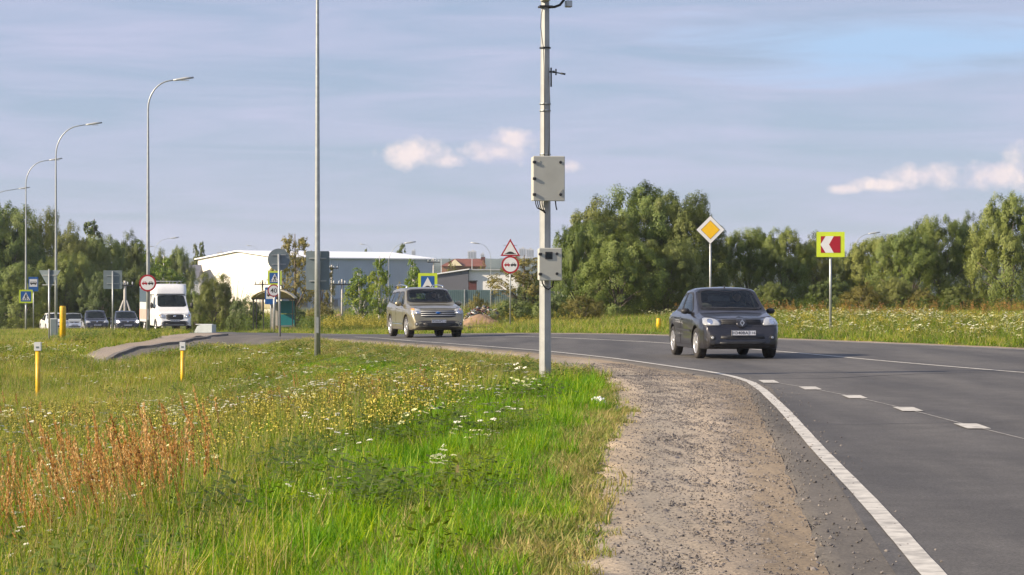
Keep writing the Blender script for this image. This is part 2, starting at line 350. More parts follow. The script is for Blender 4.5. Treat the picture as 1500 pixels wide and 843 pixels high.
M['gravel'] = roadmat('gravel_and_dirt', (.27, .205, .14), (.42, .325, .225), 42)
M['gravel_banded'] = roadmat('gravel_banded', (.28, .232, .168), (.44, .365, .268), 42)
def _bands(m):
    t = m.node_tree; n = t.nodes; l = t.links; b = n['Principled BSDF']; src = b.inputs['Base Color'].links[0].from_socket
    a = n.new('ShaderNodeAttribute'); a.attribute_name = 'across'; no = n.new('ShaderNodeTexNoise'); no.inputs['Scale'].default_value = 1.6; no.inputs['Detail'].default_value = 6; ge = n.new('ShaderNodeNewGeometry'); l.new(ge.outputs['Position'], no.inputs['Vector'])
    q = n.new('ShaderNodeMath'); q.operation = 'MULTIPLY_ADD'; l.new(no.outputs[0], q.inputs[0]); q.inputs[1].default_value = .34; l.new(a.outputs['Fac'], q.inputs[2])
    r = n.new('ShaderNodeValToRGB'); l.new(q.outputs[0], r.inputs[0]); e = r.color_ramp.elements
    for i, (p, c) in enumerate(((.12, (.80, .78, .66)), (.28, (1.22, 1.18, 1.10)), (.46, (1.15, 1.12, 1.08)), (.58, (.80, .84, .90)), (.72, (.92, .94, .97)), (.84, (1.0, .98, .97)), (.97, (.76, .76, .79)), (1.0, (.72, .68, .62)))):
        k = e[i] if i < 2 else e.new(p); k.position = p; k.color = c + (1,)
    mx = n.new('ShaderNodeMix'); mx.data_type = 'RGBA'; mx.blend_type = 'MULTIPLY'; mx.inputs[0].default_value = 1; l.new(src, mx.inputs[6]); l.new(r.outputs[0], mx.inputs[7]); l.new(mx.outputs[2], b.inputs['Base Color'])
_bands(M['gravel_banded'])
M['paving'] = roadmat('footpath_paving', (.27, .22, .17), (.33, .28, .22), 30)
M['line'] = mat('road_line_paint', (.50, .48, .43), .7, 0, .16, 16, dirt=(.17, .16, .145), dirt_amt=.75)
M['tar'] = mat('crack_sealing_tar', (.02, .02, .021), .6, 0, .1, 5)
M['kerb'] = mat('dark_worn_kerb', (.15, .135, .12), .85, 0, .2, 6)

def band(name, ys, x0f, x1f, nx, zf, m, kind='structure'):
    ys = np.asarray(ys); t = np.linspace(0, 1, nx)[None, :]; a = x0f(ys)[:, None]; b = x1f(ys)[:, None]
    X = a + (b - a) * t; Y = np.repeat(ys[:, None], nx, 1); Z = zf(X, Y, t)
    o = link(name, npmesh(name, np.stack([X, Y, Z], -1).reshape(-1, 3), grid_faces(len(ys), nx), m, smooth=True)); o['kind'] = kind; return o
wob = lambda y, a, s: a * (np.sin(y * 2.1 + s) * .5 + np.sin(y * 5.3 + 2 * s) * .3 + np.sin(y * 13.1 + s) * .2)
ys_r = np.concatenate([np.arange(-40, 70, .2), np.arange(70, 160, .5), np.arange(160, 330, 1.5)])
# the carriageway: dusty strip along the near edge, then the main surface
split = lambda y: xn(y) + .42
band('road', ys_r, lambda y: split(y) - .02, lambda y: xf(y) + .12, 40, lambda X, Y, t: relief(X, Y) + .03, 'asphalt')
band('road_edge_strip', ys_r, lambda y: xn(y) + wob(y, .05, 1.), split, 6, lambda X, Y, t: relief(X, Y) + .028 - .05 * (t < .01), 'asphalt_old')
# gravel shoulder between grass and asphalt, with small ruts
ys_g = np.concatenate([np.arange(-10, 48, .08), np.arange(48, 97, .3)])
def gz(X, Y, t):
    n = .012 * np.sin(X * 9 + np.sin(Y * 1.7) * 2) * np.sin(Y * 2.3) + .006 * np.sin(X * 31 + Y * 3) + .004 * rng.rand(*X.shape)
    d = X - xg(np.clip(Y, -60, 100)); r = wob(Y, .10, 3.) + .05 * np.sin(X * 14 + Y * 9)
    return relief(X, Y) + .012 + n * .35 - .10 * sstep((.10 + r - d) / .35)
band('gravel_shoulder', ys_g, lambda y: xg(y) - .35, lambda y: np.maximum(xn(y) + .06, xg(y) + .1), 44, gz, 'gravel_banded')
me_ = bpy.data.objects['gravel_shoulder'].data; at_ = me_.attributes.new('across', 'FLOAT', 'POINT'); at_.data.foreach_set('value', np.tile(np.linspace(0, 1, 44), len(ys_g)).astype(np.float32))
band('road_verge', np.arange(-20, 130, .4), lambda y: xf(y) + .1, lambda y: xf(y) + 1.25 + wob(y, .2, 5.), 8, lambda X, Y, t: relief(X, Y) + .02 - .09 * sstep((t - .7) / .3), 'gravel')
# side road and the kerbed footpath island on the left
def poly_sheet(name, pts, dz, m, kind='structure', step=.5):
    bm = bmesh.new(); vs = [bm.verts.new((p[0], p[1], 0)) for p in pts]; bm.faces.new(vs)
    x0, x1 = min(p[0] for p in pts), max(p[0] for p in pts); y0, y1 = min(p[1] for p in pts), max(p[1] for p in pts)
    for q in np.arange(x0 + step, x1, step * 1.5): bmesh.ops.bisect_plane(bm, geom=bm.verts[:] + bm.edges[:] + bm.faces[:], plane_co=(q, 0, 0), plane_no=(1, 0, 0))
    for q in np.arange(y0 + step, y1, step * 2.5): bmesh.ops.bisect_plane(bm, geom=bm.verts[:] + bm.edges[:] + bm.faces[:], plane_co=(0, q, 0), plane_no=(0, 1, 0))
    for q in bm.verts: q.co.z = h(q.co.x, q.co.y) + dz
    bmesh.ops.triangulate(bm, faces=bm.faces)
    for f_ in bm.faces:
        if f_.normal.z < 0: f_.normal_flip()
    ex = bmesh.ops.extrude_face_region(bm, geom=[e for e in bm.faces[:]], use_keep_orig=True)
    for q in ex['geom']:
        if isinstance(q, bmesh.types.BMVert): q.co.z -= .45
    me = bpy.data.meshes.new(name); bm.to_mesh(me); bm.free(); me.materials.append(M[m]); o = link(name, me); o['kind'] = kind; return o
side_poly = [G(*p) for p in ((150, 528), (185, 516), (332, 492), (470, 489), (470, 497), (440, 499), (345, 508), (235, 522), (170, 533))]
poly_sheet('side_road', side_poly, .026, 'asphalt_old')
path = [G(*p) for p in ((118, 527), (150, 528), (190, 514.5), (262, 504), (332, 492), (318, 490), (272, 490), (225, 499), (170, 509))]
poly_sheet('footpath', path, .07, 'paving')
kp = [G(*p) for p in ((150, 528), (190, 514.5), (225, 509), (262, 504), (300, 497), (332, 492))]
kb = MB()
for i in range(len(kp) - 1):
    (xa, ya), (xb, yb) = kp[i], kp[i + 1]
    for j in range(4):
        a = np.array([xa, ya]) + (np.array([xb, yb]) - np.array([xa, ya])) * j / 4; b = np.array([xa, ya]) + (np.array([xb, yb]) - np.array([xa, ya])) * (j + .985) / 4
        d = (b - a) / np.linalg.norm(b - a); nn = np.array([d[1], -d[0]]) * .08
        if nn[0] < 0: nn = -nn
        za, zb = h(*a), h(*b)
        q = [(a[0] + nn[0], a[1] + nn[1]), (b[0] + nn[0], b[1] + nn[1]), (b[0] - nn[0], b[1] - nn[1]), (a[0] - nn[0], a[1] - nn[1])]; zz = [za, zb, zb, za]
        kb.add([(x, y, z - .05) for (x, y), z in zip(q, zz)] + [(x, y, z + .10) for (x, y), z in zip(q, zz)], [(0, 1, 2, 3), (4, 5, 6, 7), (0, 1, 5, 4), (1, 2, 6, 5), (2, 3, 7, 6), (3, 0, 4, 7)])
kb.build('kerb', 'kerb')['kind'] = 'structure'

def strip(name, pts, w, dz, m, n_per=1.0, taper=None):
    pts = np.array(pts, float); seg = np.r_[0, np.cumsum(np.hypot(*np.diff(pts, axis=0).T))]; k = max(2, int(seg[-1] / n_per) + 1); s = np.linspace(0, seg[-1], k)
    p = np.stack([np.interp(s, seg, pts[:, 0]), np.interp(s, seg, pts[:, 1])], 1)
    if k > 12:
        q = p.copy()
        for _ in range(6): q[1:-1] = (q[:-2] + 2 * q[1:-1] + q[2:]) / 4
        p = q
    t = np.gradient(p, axis=0); t /= np.linalg.norm(t, axis=1)[:, None]; nn = np.stack([-t[:, 1], t[:, 0]], 1)
    wd = np.full(k, w) * (1 + .02 * np.sin(s * 3.1) + .02 * np.sin(s * 7.7)) / 2
    a = p + nn * wd[:, None]; b = p - nn * wd[:, None]; vs = []
    for q in (a, b): vs.append(np.stack([q[:, 0], q[:, 1], relief(q[:, 0], q[:, 1]) + dz], 1))
    f = [(i, i + 1, k + i + 1, k + i) for i in range(k - 1)]
    o = link(name, npmesh(name, np.concatenate(vs), f, m)); o['kind'] = 'structure'; return o
near_px = [(1360, 843), (1316, 790), (1263, 730), (1200, 664), (1150, 606), (1118, 575), (1100, 563), (1078, 555), (1040, 547), (1000, 541.5), (900, 527), (800, 516), (700, 508), (600, 500.5), (520, 494.6)]
near_g = [G(*p) for p in near_px]
ext = (near_g[0][0] - 1.2, -6)
strip('road_marking_edge_line', [ext] + near_g[:7], .135, .036, 'line', .4)
strip('road_marking_edge_line', near_g[6:], .12, .0362, 'line', .4)
cen = [G(*p) for p in ((1500, 548.5), (1400, 540), (1300, 531.5), (1170, 519), (1060, 510), (950, 502.5), (830, 496.5), (740, 493.5))]
strip('road_marking_centre_line', [(cen[0][0] + 6.5, cen[0][1] - 22)] + cen, .13, .036, 'line', .6)
fe = [(float(xf(y)) - .35, y) for y in np.arange(20, 118, 1.5)]
strip('road_marking_far_edge_line', fe, .12, .036, 'line', .8)
dl = [G(*p) for p in ((1100, 563), (1126, 562), (1187, 572), (1252, 585), (1330, 603.5), (1424, 629), (1500, 648))]
for i, (dx_, dy_) in enumerate(dl[1:6]):
    sc = (1.1, 1.0, .95, .95, .95)[i]
    strip('road_marking_dash', [(dx_ - .015, dy_ - .5 * sc), (dx_ + .015, dy_ + .5 * sc)], .25, .040, 'line', .5)
strip('road_marking_dash', [(dl[5][0] + .15, dl[5][1] - 3.9), (dl[5][0] + .12, dl[5][1] - 2.9)], .25, .040, 'line', .5)
strip('road_seam', dl[1:], .014, .0385, 'line', .5)
strip('road_crack', [G(*p) for p in ((1075, 556), (1130, 556.5), (1200, 558), (1300, 552), (1420, 548), (1500, 546))], .05, .0345, 'tar', .3)
strip('road_crack', [G(*p) for p in ((1170, 626.5), (1250, 626), (1330, 624), (1420, 622.5), (1500, 622))], .022, .0345, 'tar', .2)
strip('road_crack', [G(*p) for p in ((1120, 628), (1170, 626.5))], .02, .034, 'tar', .2)

# ------------------------------------------------------------------ far land: wooded ridge and city on the horizon
def ridge(name, d, px0, px1, ytop, yb, seed, m, kind, depth=60):
    r = np.random.RandomState(seed); k = 500; px = np.linspace(px0, px1, k); n = np.zeros(k)
    for o in range(1, 9): n += np.interp(px, np.linspace(px0, px1, 6 * 2 ** o), r.rand(6 * 2 ** o) - .5) / 1.7 ** o
    top = zat(np.interp(px, *zip(*ytop)) + n * 3.2, d); rows = []
    for j, (dd, hh) in enumerate(((0, 0), (depth * .2, .6), (depth * .5, .9), (depth, 1.0), (depth * 3, .9), (depth * 6, 0))):
        z0 = h(0, d); rows.append(np.stack([(px - 750) / F * d, np.full(k, d + dd) + r.rand(k) * depth * .1, z0 - 1 + (top - z0 + 1) * hh * (1 + .03 * (r.rand(k) - .5))], 1))
    o = link(name, npmesh(name, np.concatenate(rows), grid_faces(6, k), m, smooth=False)); o['kind'] = kind; return o
M['farwood'] = mat('far_woodland', (.025, .045, .03), .9, 0, .35, .02)
ridge('far_hills', 2600, -900, 2400, ((-900, 376), (300, 376), (560, 377), (700, 376.5), (900, 376), (2400, 372)), 0, 3, 'farwood', 'structure', 120)
ridge('far_woodland', 1500, -700, 2200, ((-700, 380), (260, 384), (420, 383), (640, 389), (735, 391), (900, 384), (2200, 380)), 0, 9, 'farwood', 'structure', 60)
M['farblock'] = mat('far_panel_block', (.40, .40, .42), .8, 0, .1, .1)
M['farwin'] = mat('far_window', (.16, .17, .19), .3, 0, .1, .2)
for (a, b, t, lab) in ((685, 697.5, 367.5, 'hazy high-rise block on the horizon above the brown house roof'), (704, 709.5, 371.2, 'small hazy block on the horizon right of the tall one'),
                       (760, 770, 363.5, 'wide hazy block on the horizon just right of the hump warning triangle'), (770.5, 782, 364.6, 'hazy block on the horizon touching the right of the wide one'),
                       (603, 608, 366.5, 'thin hazy tower on the horizon behind the warehouse roof end'), (318, 326, 369, 'faint hazy tower on the horizon above the white gable slope'), (806, 820, 371, 'low hazy block on the horizon at the left of the big willow clump')):
    d = 3300; x0, _ = at(a, d); x1, _ = at(b, d); zt = zat(t, d); z0 = h(x0, d)
    o = thing('apartment_block', lab, 'building', ((x0 + x1) / 2, d, z0), group='city blocks on the horizon'); w = x1 - x0
    MB().box((0, 9, (zt - z0) / 2), (w, 18, zt - z0), 0).box((w * .1, 9, zt - z0 + 1), (w * .3, 6, 2), 0).build('wall', 'farblock', o)
    for k in range(3):
        q = MB().box((0, 0, 3.0), (w * .2, .3, 9), 0)
        q.build('window', 'farwin', o, (w * (-.3 + .3 * k), -.16, zt - z0 - 9))
# ------------------------------------------------------------------ buildings
M['whitewall'] = mat('white_sandwich_panel', (.80, .76, .66), .5, 0, .03, .4)
M['bluewall'] = mat('blue_grey_profiled_wall', (.46, .54, .64), .5, .1, .06, .5)
M['beige'] = mat('beige_plinth', (.32, .28, .17), .8, 0, .1, .5)
M['roofwhite'] = mat('bright_metal_roof', (.86, .87, .88), .35, .0, .03, .4)
M['graywall'] = mat('dark_grey_shed_wall', (.12, .125, .15), .7, 0, .08, .6)
M['roofbrown'] = mat('brown_roof_tile', (.16, .055, .035), .7, 0, .15, 1)
M['cream'] = mat('cream_gable', (.78, .68, .46), .7, 0, .05, 1)
M['teal'] = mat('teal_profiled_sheet', (.13, .20, .21), .5, .1, .12, .8)
M['redbrown'] = mat('red_brown_wall', (.10, .03, .03), .8, 0, .1, 1)
Zc = h(-30.9, 320)
wh = thing('warehouse', 'large warehouse with bright white gable, white roof and blue-grey side wall behind the bus stop', 'warehouse', (-30.9, 320, Zc), 0)
gd, sdn = np.array([-.643, .766]), np.array([.766, .643]); GW, SL = 20.6, 26.0; ev, rd = 5.5 - Zc, 6.42 - Zc
P2 = lambda g, s, z: (gd[0] * g + sdn[0] * s, gd[1] * g + sdn[1] * s, z)
b = MB(); b.add([P2(0, 0, 2.6), P2(GW, 0, 2.6), P2(GW, 0, ev), P2(GW / 2, 0, rd), P2(0, 0, ev), P2(0, .2, 2.6), P2(GW, .2, 2.6), P2(GW, .2, ev), P2(GW / 2, .2, rd), P2(0, .2, ev)], [(0, 1, 2, 3, 4), (5, 6, 7, 8, 9), (0, 4, 9, 5), (1, 2, 7, 6), (2, 3, 8, 7), (3, 4, 9, 8), (0, 1, 6, 5)])
b.build('gable_wall', 'whitewall', wh)
MB().add([P2(0, -.1, 1.7), P2(GW, -.1, 1.7), P2(GW, -.1, 2.59), P2(0, -.1, 2.59), P2(0, .3, 1.7), P2(GW, .3, 1.7), P2(GW, .3, 2.59), P2(0, .3, 2.59)], [(0, 1, 2, 3), (4, 5, 6, 7), (0, 1, 5, 4), (3, 2, 6, 7), (0, 3, 7, 4)]).build('wall_band', 'beige', wh)
MB().add([P2(0, -.05, -2), P2(GW, -.05, -2), P2(GW, -.05, 1.69), P2(0, -.05, 1.69), P2(0, .3, -2), P2(GW, .3, -2), P2(GW, .3, 1.69), P2(0, .3, 1.69)], [(0, 1, 2, 3), (4, 5, 6, 7), (0, 1, 5, 4), (0, 3, 7, 4)]).build('plinth', 'whitewall', wh)
q = MB(); k = 64
for i in range(k):                                   # profiled sheet: shallow ribs
    s0, s1, s2 = .25 + (SL - .3) * i / k, .25 + (SL - .3) * (i + .55) / k, .25 + (SL - .3) * (i + 1) / k
    for a, c, g in ((s0, s1, 0), (s1, s2, .06)): q.add([P2(g, a, 3.2), P2(g, c, 3.2), P2(g, c, ev - .05), P2(g, a, ev - .05)], [(0, 1, 2, 3)])
    q.add([P2(0, s1, 3.2), P2(.06, s1, 3.2), P2(.06, s1, ev - .05), P2(0, s1, ev - .05)], [(0, 1, 2, 3)])
q.add([P2(.3, .25, -2), P2(.3, SL, -2), P2(.3, SL, ev - .06), P2(.3, .25, ev - .06), P2(GW - .1, .25, -2), P2(GW - .1, SL, -2), P2(GW - .1, SL, ev - .06), P2(GW - .1, .25, ev - .06)], [(0, 1, 2, 3), (4, 5, 6, 7), (1, 5, 6, 2)])
q.build('side_wall', 'bluewall', wh)
MB().add([P2(-.08, .2, -2), P2(-.08, SL, -2), P2(-.08, SL, 3.19), P2(-.08, .2, 3.19)], [(0, 1, 2, 3)]).add([P2(-.08, .2, 3.19), P2(-.08, SL, 3.19), P2(.1, SL, 3.19), P2(.1, .2, 3.19)], [(0, 1, 2, 3)]).build('lower_wall', mat('grey_lower_wall', (.30, .36, .44), .6, 0, .08, .6), wh)
for i in range(5):
    MB().box((0, 0, 0), (2.4, .1, 1.0), 0, rz=math.atan2(sdn[1], sdn[0])).build('window', 'farwin', wh, P2(-.12, 3 + 5 * i, 2.5))
r_ = MB()
for g0, g1 in ((-.35, GW / 2), (GW + .35, GW / 2)):
    za, zb = ev - .06, rd + .06
    v = [P2(g0, -.35, za), P2(g0, SL + .3, za), P2(g1, SL + .3, zb), P2(g1, -.35, zb)]
    r_.add(v + [(x, y, z + .16) for x, y, z in v], [(0, 1, 2, 3), (4, 5, 6, 7), (0, 1, 5, 4), (1, 2, 6, 5), (3, 0, 4, 7)])
r_.build('roof', 'roofwhite', wh)
def boxhouse(name, label, px0, px1, d, ztop, mats, cat='building', depth=6, yaw=0):
    x0, _ = at(px0, d); x1, _ = at(px1, d); z0 = h((x0 + x1) / 2, d)
    return thing(name, label, cat, ((x0 + x1) / 2, d, z0), yaw), x1 - x0, zat(ztop, d) - z0
# grey shed with a sloping roof and its white neighbour
t, w, hh = boxhouse('shed', 'dark grey shed with one sloping pale roof between the warehouse and the white store', 640, 686, 255, 403, None)
MB().add([(-w / 2, 0, -1), (w / 2, 0, -1), (w / 2, 0, hh + .55), (-w / 2, 0, hh), (-w / 2, 9, -1), (w / 2, 9, -1), (w / 2, 9, hh + .55), (-w / 2, 9, hh)], [(0, 1, 2, 3), (4, 5, 6, 7), (0, 3, 7, 4), (1, 2, 6, 5)]).build('wall', 'graywall', t)
MB().add([(-w / 2 - .7, -.2, hh - .02), (w / 2 + .1, -.2, hh + .6), (w / 2 + .1, 9.2, hh + .6), (-w / 2 - .7, 9.2, hh - .02), (-w / 2 - .7, -.2, hh + .1), (w / 2 + .1, -.2, hh + .72), (w / 2 + .1, 9.2, hh + .72), (-w / 2 - .7, 9.2, hh + .1)], [(0, 1, 2, 3), (4, 5, 6, 7), (0, 1, 5, 4), (1, 2, 6, 5), (3, 0, 4, 7)]).build('roof', 'roofwhite', t)
t, w, hh = boxhouse('storage_building', 'long low white storage building right of the dark grey shed', 686.6, 760, 255.5, 396, None)
MB().box((0, 3, hh / 2 - .5), (w, 6, hh + 1)).build('wall', mat('white_store_wall', (.80, .79, .76), .6, 0, .05, .5), t)
MB().box((0, 3, hh + .08), (w + .3, 6.6, .14)).build('roof', 'galv_far', t)
for i in range(3): MB().box((-w / 2 + 1.5 + 1.7 * i, -.04, .9 + hh * .3), (.7, .1, .5)).build('window', 'farwin', t)
t, w, hh = boxhouse('hut', 'small red-brown hut in front of the white storage building', 686.5, 698, 250, 412, None)
MB().box((0, .8, hh / 2), (w, 1.6, hh)).build('wall', 'redbrown', t); MB().box((0, .8, hh + .05), (w + .2, 1.9, .1)).build('roof', 'plastic', t); MB().box((0, -.02, hh * .6), (w * .4, .06, .5)).build('window', 'farwin', t)
# house with a brown hipped roof
t, w, hh = boxhouse('house', 'house with brown tiled roof, cream gable and dark chimney beyond the grey shed', 645, 712, 400, 389.5, None)
hr = zat(378.6, 400) - h(t.location.x, 400)
MB().box((0, 3.5, hh / 2), (w * .96, 6.6, hh)).build('wall', mat('brick_house_wall', (.30, .16, .11), .8, 0, .1, 1), t)
MB().add([(-w / 2, -.3, hh), (w / 2, -.3, hh), (w / 2, 7.3, hh), (-w / 2, 7.3, hh), (-w * .2, 3.5, hr), (w * .42, 3.5, hr), (-w / 2, -.3, hh - .1), (w / 2, -.3, hh - .1)], [(0, 1, 5, 4), (1, 2, 5), (2, 3, 4, 5), (3, 0, 4), (0, 1, 7, 6)]).build('roof', 'roofbrown', t)
MB().add([(-w * .34, -.5, hh + .05), (-w * .02, -.5, hh + .05), (-w * .18, -.5, hr - .12), (-w * .34, -.1, hh + .05), (-w * .02, -.1, hh + .05), (-w * .18, 2.5, hr - .12)], [(0, 1, 2), (0, 2, 5, 3), (1, 2, 5, 4)]).build('gable', 'cream', t)
MB().box((w * .43, 3, hr - .5), (.7, .7, 1.6)).build('chimney', 'redbrown', t)
t, w, hh = boxhouse('low_barn', 'long low barn with dark roof left of the white warehouse gable', 262, 291, 330, 397, None)
MB().box((0, 3, hh / 2 - 1), (w, 6, hh)).build('wall', mat('barn_wall', (.62, .64, .70), .7, 0, .1, .5), t)
MB().add([(-w / 2, -.5, hh - 1.0), (w / 2, -.5, hh - 1.0), (w / 2, 3, hh + .9), (-w / 2, 3, hh + .9), (w / 2, 6.5, hh - 1.0), (-w / 2, 6.5, hh - 1.0)], [(0, 1, 2, 3), (3, 2, 4, 5), (0, 3, 5), (1, 4, 2), (0, 1, 4, 5)]).build('roof', 'graywall', t)
t, w, hh = boxhouse('far_house', 'pale flat topped house peeking over the shrubs left of the big willow', 806, 820, 330, 377, None)
MB().box((0, 3, hh / 2), (w, 5, hh)).build('wall', 'cream', t); MB().box((0, 3, hh + .1), (w + .4, 5.4, .2)).build('roof', 'graywall', t)
for i in range(2): MB().box((-.35 + .7 * i, .46, hh - .6), (.4, .06, .5)).build('window', 'farwin', t)
# teal sheet fence
t = thing('sheet_fence', 'teal profiled metal fence behind the scrap heap and the white storage building', 'fence', (*at(757, 236), h(at(757, 236)[0], 236)), R(1))
q = MB(); n_ = 150; L_ = 15.5; hh = zat(426, 236) - t.location.z + .1
for i in range(n_):
    x0 = -L_ / 2 + L_ * i / n_; x1 = x0 + L_ / n_; y = .03 if i % 2 else -.03
    q.add([(x0, y, -.5), (x1, y, -.5), (x1, y, hh), (x0, y, hh)], [(0, 1, 2, 3)]); q.add([(x1, .03, -.5), (x1, -.03, -.5), (x1, -.03, hh), (x1, .03, hh)], [(0, 1, 2, 3)])
q.box((0, .08, hh - .3), (L_, .04, .06)).build('sheet_panel', 'teal', t)
for i in range(7): MB().box((-L_ / 2 + L_ * i / 6, -.09, hh / 2 - .2), (.09, .08, hh + .5)).build('post', 'galv_far', t)

# bus stop shelter
sx, sdp = at(401, 150); sz = h(sx, sdp); k = 150 / F
t = thing('bus_shelter', 'bus shelter with pale arched roof, dark posts and teal back panels', 'bus shelter', (sx, sdp, sz), R(0)); hs = zat(437, 150) - sz
q = MB(); n_ = 12; wd = 1.36
for i in range(n_):
    a0, a1 = -1 + 2 * i / n_, -1 + 2 * (i + 1) / n_; f_ = lambda a: hs + .52 * (1 - a * a) ** .8 - .0
    q.add([(wd * a0, -.9, f_(a0)), (wd * a1, -.9, f_(a1)), (wd * a1, 1.2, f_(a1)), (wd * a0, 1.2, f_(a0)), (wd * a0, -.9, f_(a0) + .05), (wd * a1, -.9, f_(a1) + .05), (wd * a1, 1.2, f_(a1) + .05), (wd * a0, 1.2, f_(a0) + .05)], [(0, 1, 2, 3), (4, 5, 6, 7), (0, 1, 5, 4), (2, 3, 7, 6)])
q.prism([(-wd, hs - .02)] + [(wd * a, hs + .5 * (1 - a * a) ** .8) for a in np.linspace(-1, 1, 13)] + [(wd, hs - .02)], 1.16, 1.19)
q.build('roof', mat('shelter_roof', (.66, .56, .36), .7, 0, .06, 1), t)
for y_ in (1.1, -.8): MB().box((.0, y_, hs - .03), (2.6, .06, .08)).build('roof_beam', 'plastic', t)
for x in (-1.2, -.75, .15, 1.25): MB().box((x, 1.05, hs / 2), (.06, .06, hs)).build('post', 'plastic', t)
for x in (-1.2, 1.25): MB().box((x, -.75, hs / 2), (.06, .06, hs)).build('post', 'plastic', t)
for z0, z1 in ((.35, 1.15), (1.2, hs - .15)):
    MB().box((.7, 1.0, (z0 + z1) / 2), (1.02, .04, z1 - z0)).build('wall_panel', mat('shelter_teal', (.01, .16, .18), .4, 0, .08, 2), t)
MB().box((-.08, 1.0, 1.0), (.46, .05, 1.9)).build('side_panel', 'concrete', t)
q = MB().box((.6, .5, .42), (1.2, .35, .05))
for x in (.15, 1.0): q.box((x, .5, .2), (.06, .3, .4))
q.build('bench', 'wood', t)
MB().box((.75, .95, .05), (.9, .5, .14)).build('base_slab', 'concrete', t)

# ------------------------------------------------------------------ poles, lamps, signs
def mesh_text(mb, body, size, cx, cz, y, m, w=None):
    v, f = text_mesh(body, size, w); mb.add([(x + cx, y, z + cz) for x, z in v], f, m)
SM = ['signback', 'white', 'red', 'black', 'blue', 'fluo', 'yellow', 'galv']     # sign_panel material slots
SB, WH, RD, BK, BL, FL, YE, GA = range(8)
def car_icon(mb, cx, cz, w, y, m):
    mb.prism([(cx - w / 2, cz - .16 * w), (cx + w / 2, cz - .16 * w), (cx + w / 2, cz + .12 * w), (cx + w * .30, cz + .12 * w), (cx + .24 * w, cz + .34 * w), (cx - .26 * w, cz + .34 * w), (cx - .32 * w, cz + .12 * w), (cx - w / 2, cz + .12 * w)], y - .002, y, m)
    mb.prism([(cx - .22 * w, cz + .14 * w), (cx + .20 * w, cz + .14 * w), (cx + .16 * w, cz + .28 * w), (cx - .2 * w, cz + .28 * w)], y - .004, y - .0021, WH)
    for s in (-1, 1): mb.prism(ring(cx + s * .28 * w, cz - .2 * w, .11 * w, 10), y - .004, y - .0021, m)
def p_round(mb, cz, r, kind, y=0):
    mb.prism(ring(0, cz, r), y - .022, y, RD, SB)
    mb.prism(ring(0, cz, r * .80), y - .026, y - .0225, WH)
    if kind == 'no_overtaking':
        car_icon(mb, -r * .36, cz - r * .02, r * .64, y - .027, RD); car_icon(mb, r * .36, cz - r * .02, r * .64, y - .027, BK)
    else: mesh_text(mb, kind, r * 1.05, 0, cz, y - .0275, BK)
def p_hump(mb, cz, side, y=0):
    H_ = side * .866; tri = lambda s, dz=0: [(-side / 2 * s, cz - H_ / 3 * s + dz), (side / 2 * s, cz - H_ / 3 * s + dz), (0, cz + H_ * 2 / 3 * s + dz)]
    mb.prism(tri(1), y - .022, y, RD, SB); mb.prism(tri(.76), y - .026, y - .0225, WH)
    hump(mb, cz - H_ * .22, side * .56, y - .027)
def hump(mb, z0, w, y):
    pts = [(-w / 2, z0), (w / 2, z0)] + [(x * w / 2, z0 + w * .06 + w * .17 * max(0, math.cos(x * math.pi / 1.5)) ** .8 if abs(x) < .75 else z0 + w * .06) for x in np.linspace(1, -1, 17)]
    mb.prism(pts, y - .002, y, BK)
def p_square_frame(mb, cz, w, hh, y=0, inner=BL, k=.76):
    mb.prism(rrect(0, cz, w, hh, w * .05), y - .022, y, FL, SB); mb.prism(rrect(0, cz, w * k, hh * k, w * .03), y - .026, y - .0225, inner)
def stick(mb, a, b, w, y, m):
    a = np.array(a); b = np.array(b); d = (b - a) / np.linalg.norm(b - a); n = np.array([-d[1], d[0]]) * w / 2
    mb.prism([tuple(a + n), tuple(a - n), tuple(b - n), tuple(b + n)], y - .002, y, m)
def walker(mb, cz, s, y):
    for i in range(4): stick(mb, ((-.34 + .2 * i) * s, cz - .36 * s), ((-.28 + .17 * i) * s, cz - .24 * s), .07 * s, y, BK)
    mb.prism(ring(.02 * s, cz + .2 * s, .055 * s, 10), y - .002, y, BK)
    stick(mb, (0, cz + .13 * s), (.0, cz - .06 * s), .13 * s, y - .0021, BK); stick(mb, (0, cz - .04 * s), (.14 * s, cz - .26 * s), .07 * s, y, BK)
    stick(mb, (0, cz - .04 * s), (-.14 * s, cz - .26 * s), .07 * s, y - .0042, BK); stick(mb, (0, cz + .1 * s), (.15 * s, cz - .0 * s), .05 * s, y - .0063, BK); stick(mb, (0, cz + .1 * s), (-.13 * s, cz + 0 * s), .05 * s, y - .0084, BK)
def p_crossing(mb, cz, w, y=0, col=BL):
    p_square_frame(mb, cz, w, w, y, col); s = w * .76
    mb.prism([(-.42 * s, cz - .38 * s), (.42 * s, cz - .38 * s), (0, cz + .42 * s)], y - .029, y - .0265, WH); walker(mb, cz, s * .95, y - .030)
def p_humpinfo(mb, cz, w, y=0):
    p_square_frame(mb, cz, w, w, y, BL, .70); s = w * .70
    mb.prism([(-.40 * s, cz - .34 * s), (.40 * s, cz - .34 * s), (0, cz + .42 * s)], y - .029, y - .0265, WH); hump(mb, cz - .34 * s, s * .52, y - .030)
def p_busstop(mb, cz, w, y=0):
    hh = w * 1.5; mb.prism(rrect(0, cz, w, hh, w * .05), y - .022, y, BL, SB); mb.prism(rrect(0, cz + hh * .08, w * .8, w * .8, w * .02), y - .026, y - .0225, WH)
    c = cz + hh * .08
    mb.prism(rrect(0, c, w * .66, w * .26, w * .04), y - .029, y - .0265, BK)
    for i in range(4): mb.prism(rrect(w * (-.23 + .15 * i), c + w * .04, w * .10, w * .09, w * .01, 1), y - .031, y - .0295, WH)
    for s in (-1, 1): mb.prism(ring(s * w * .2, c - w * .15, w * .06, 10), y - .031, y - .0265, BK)
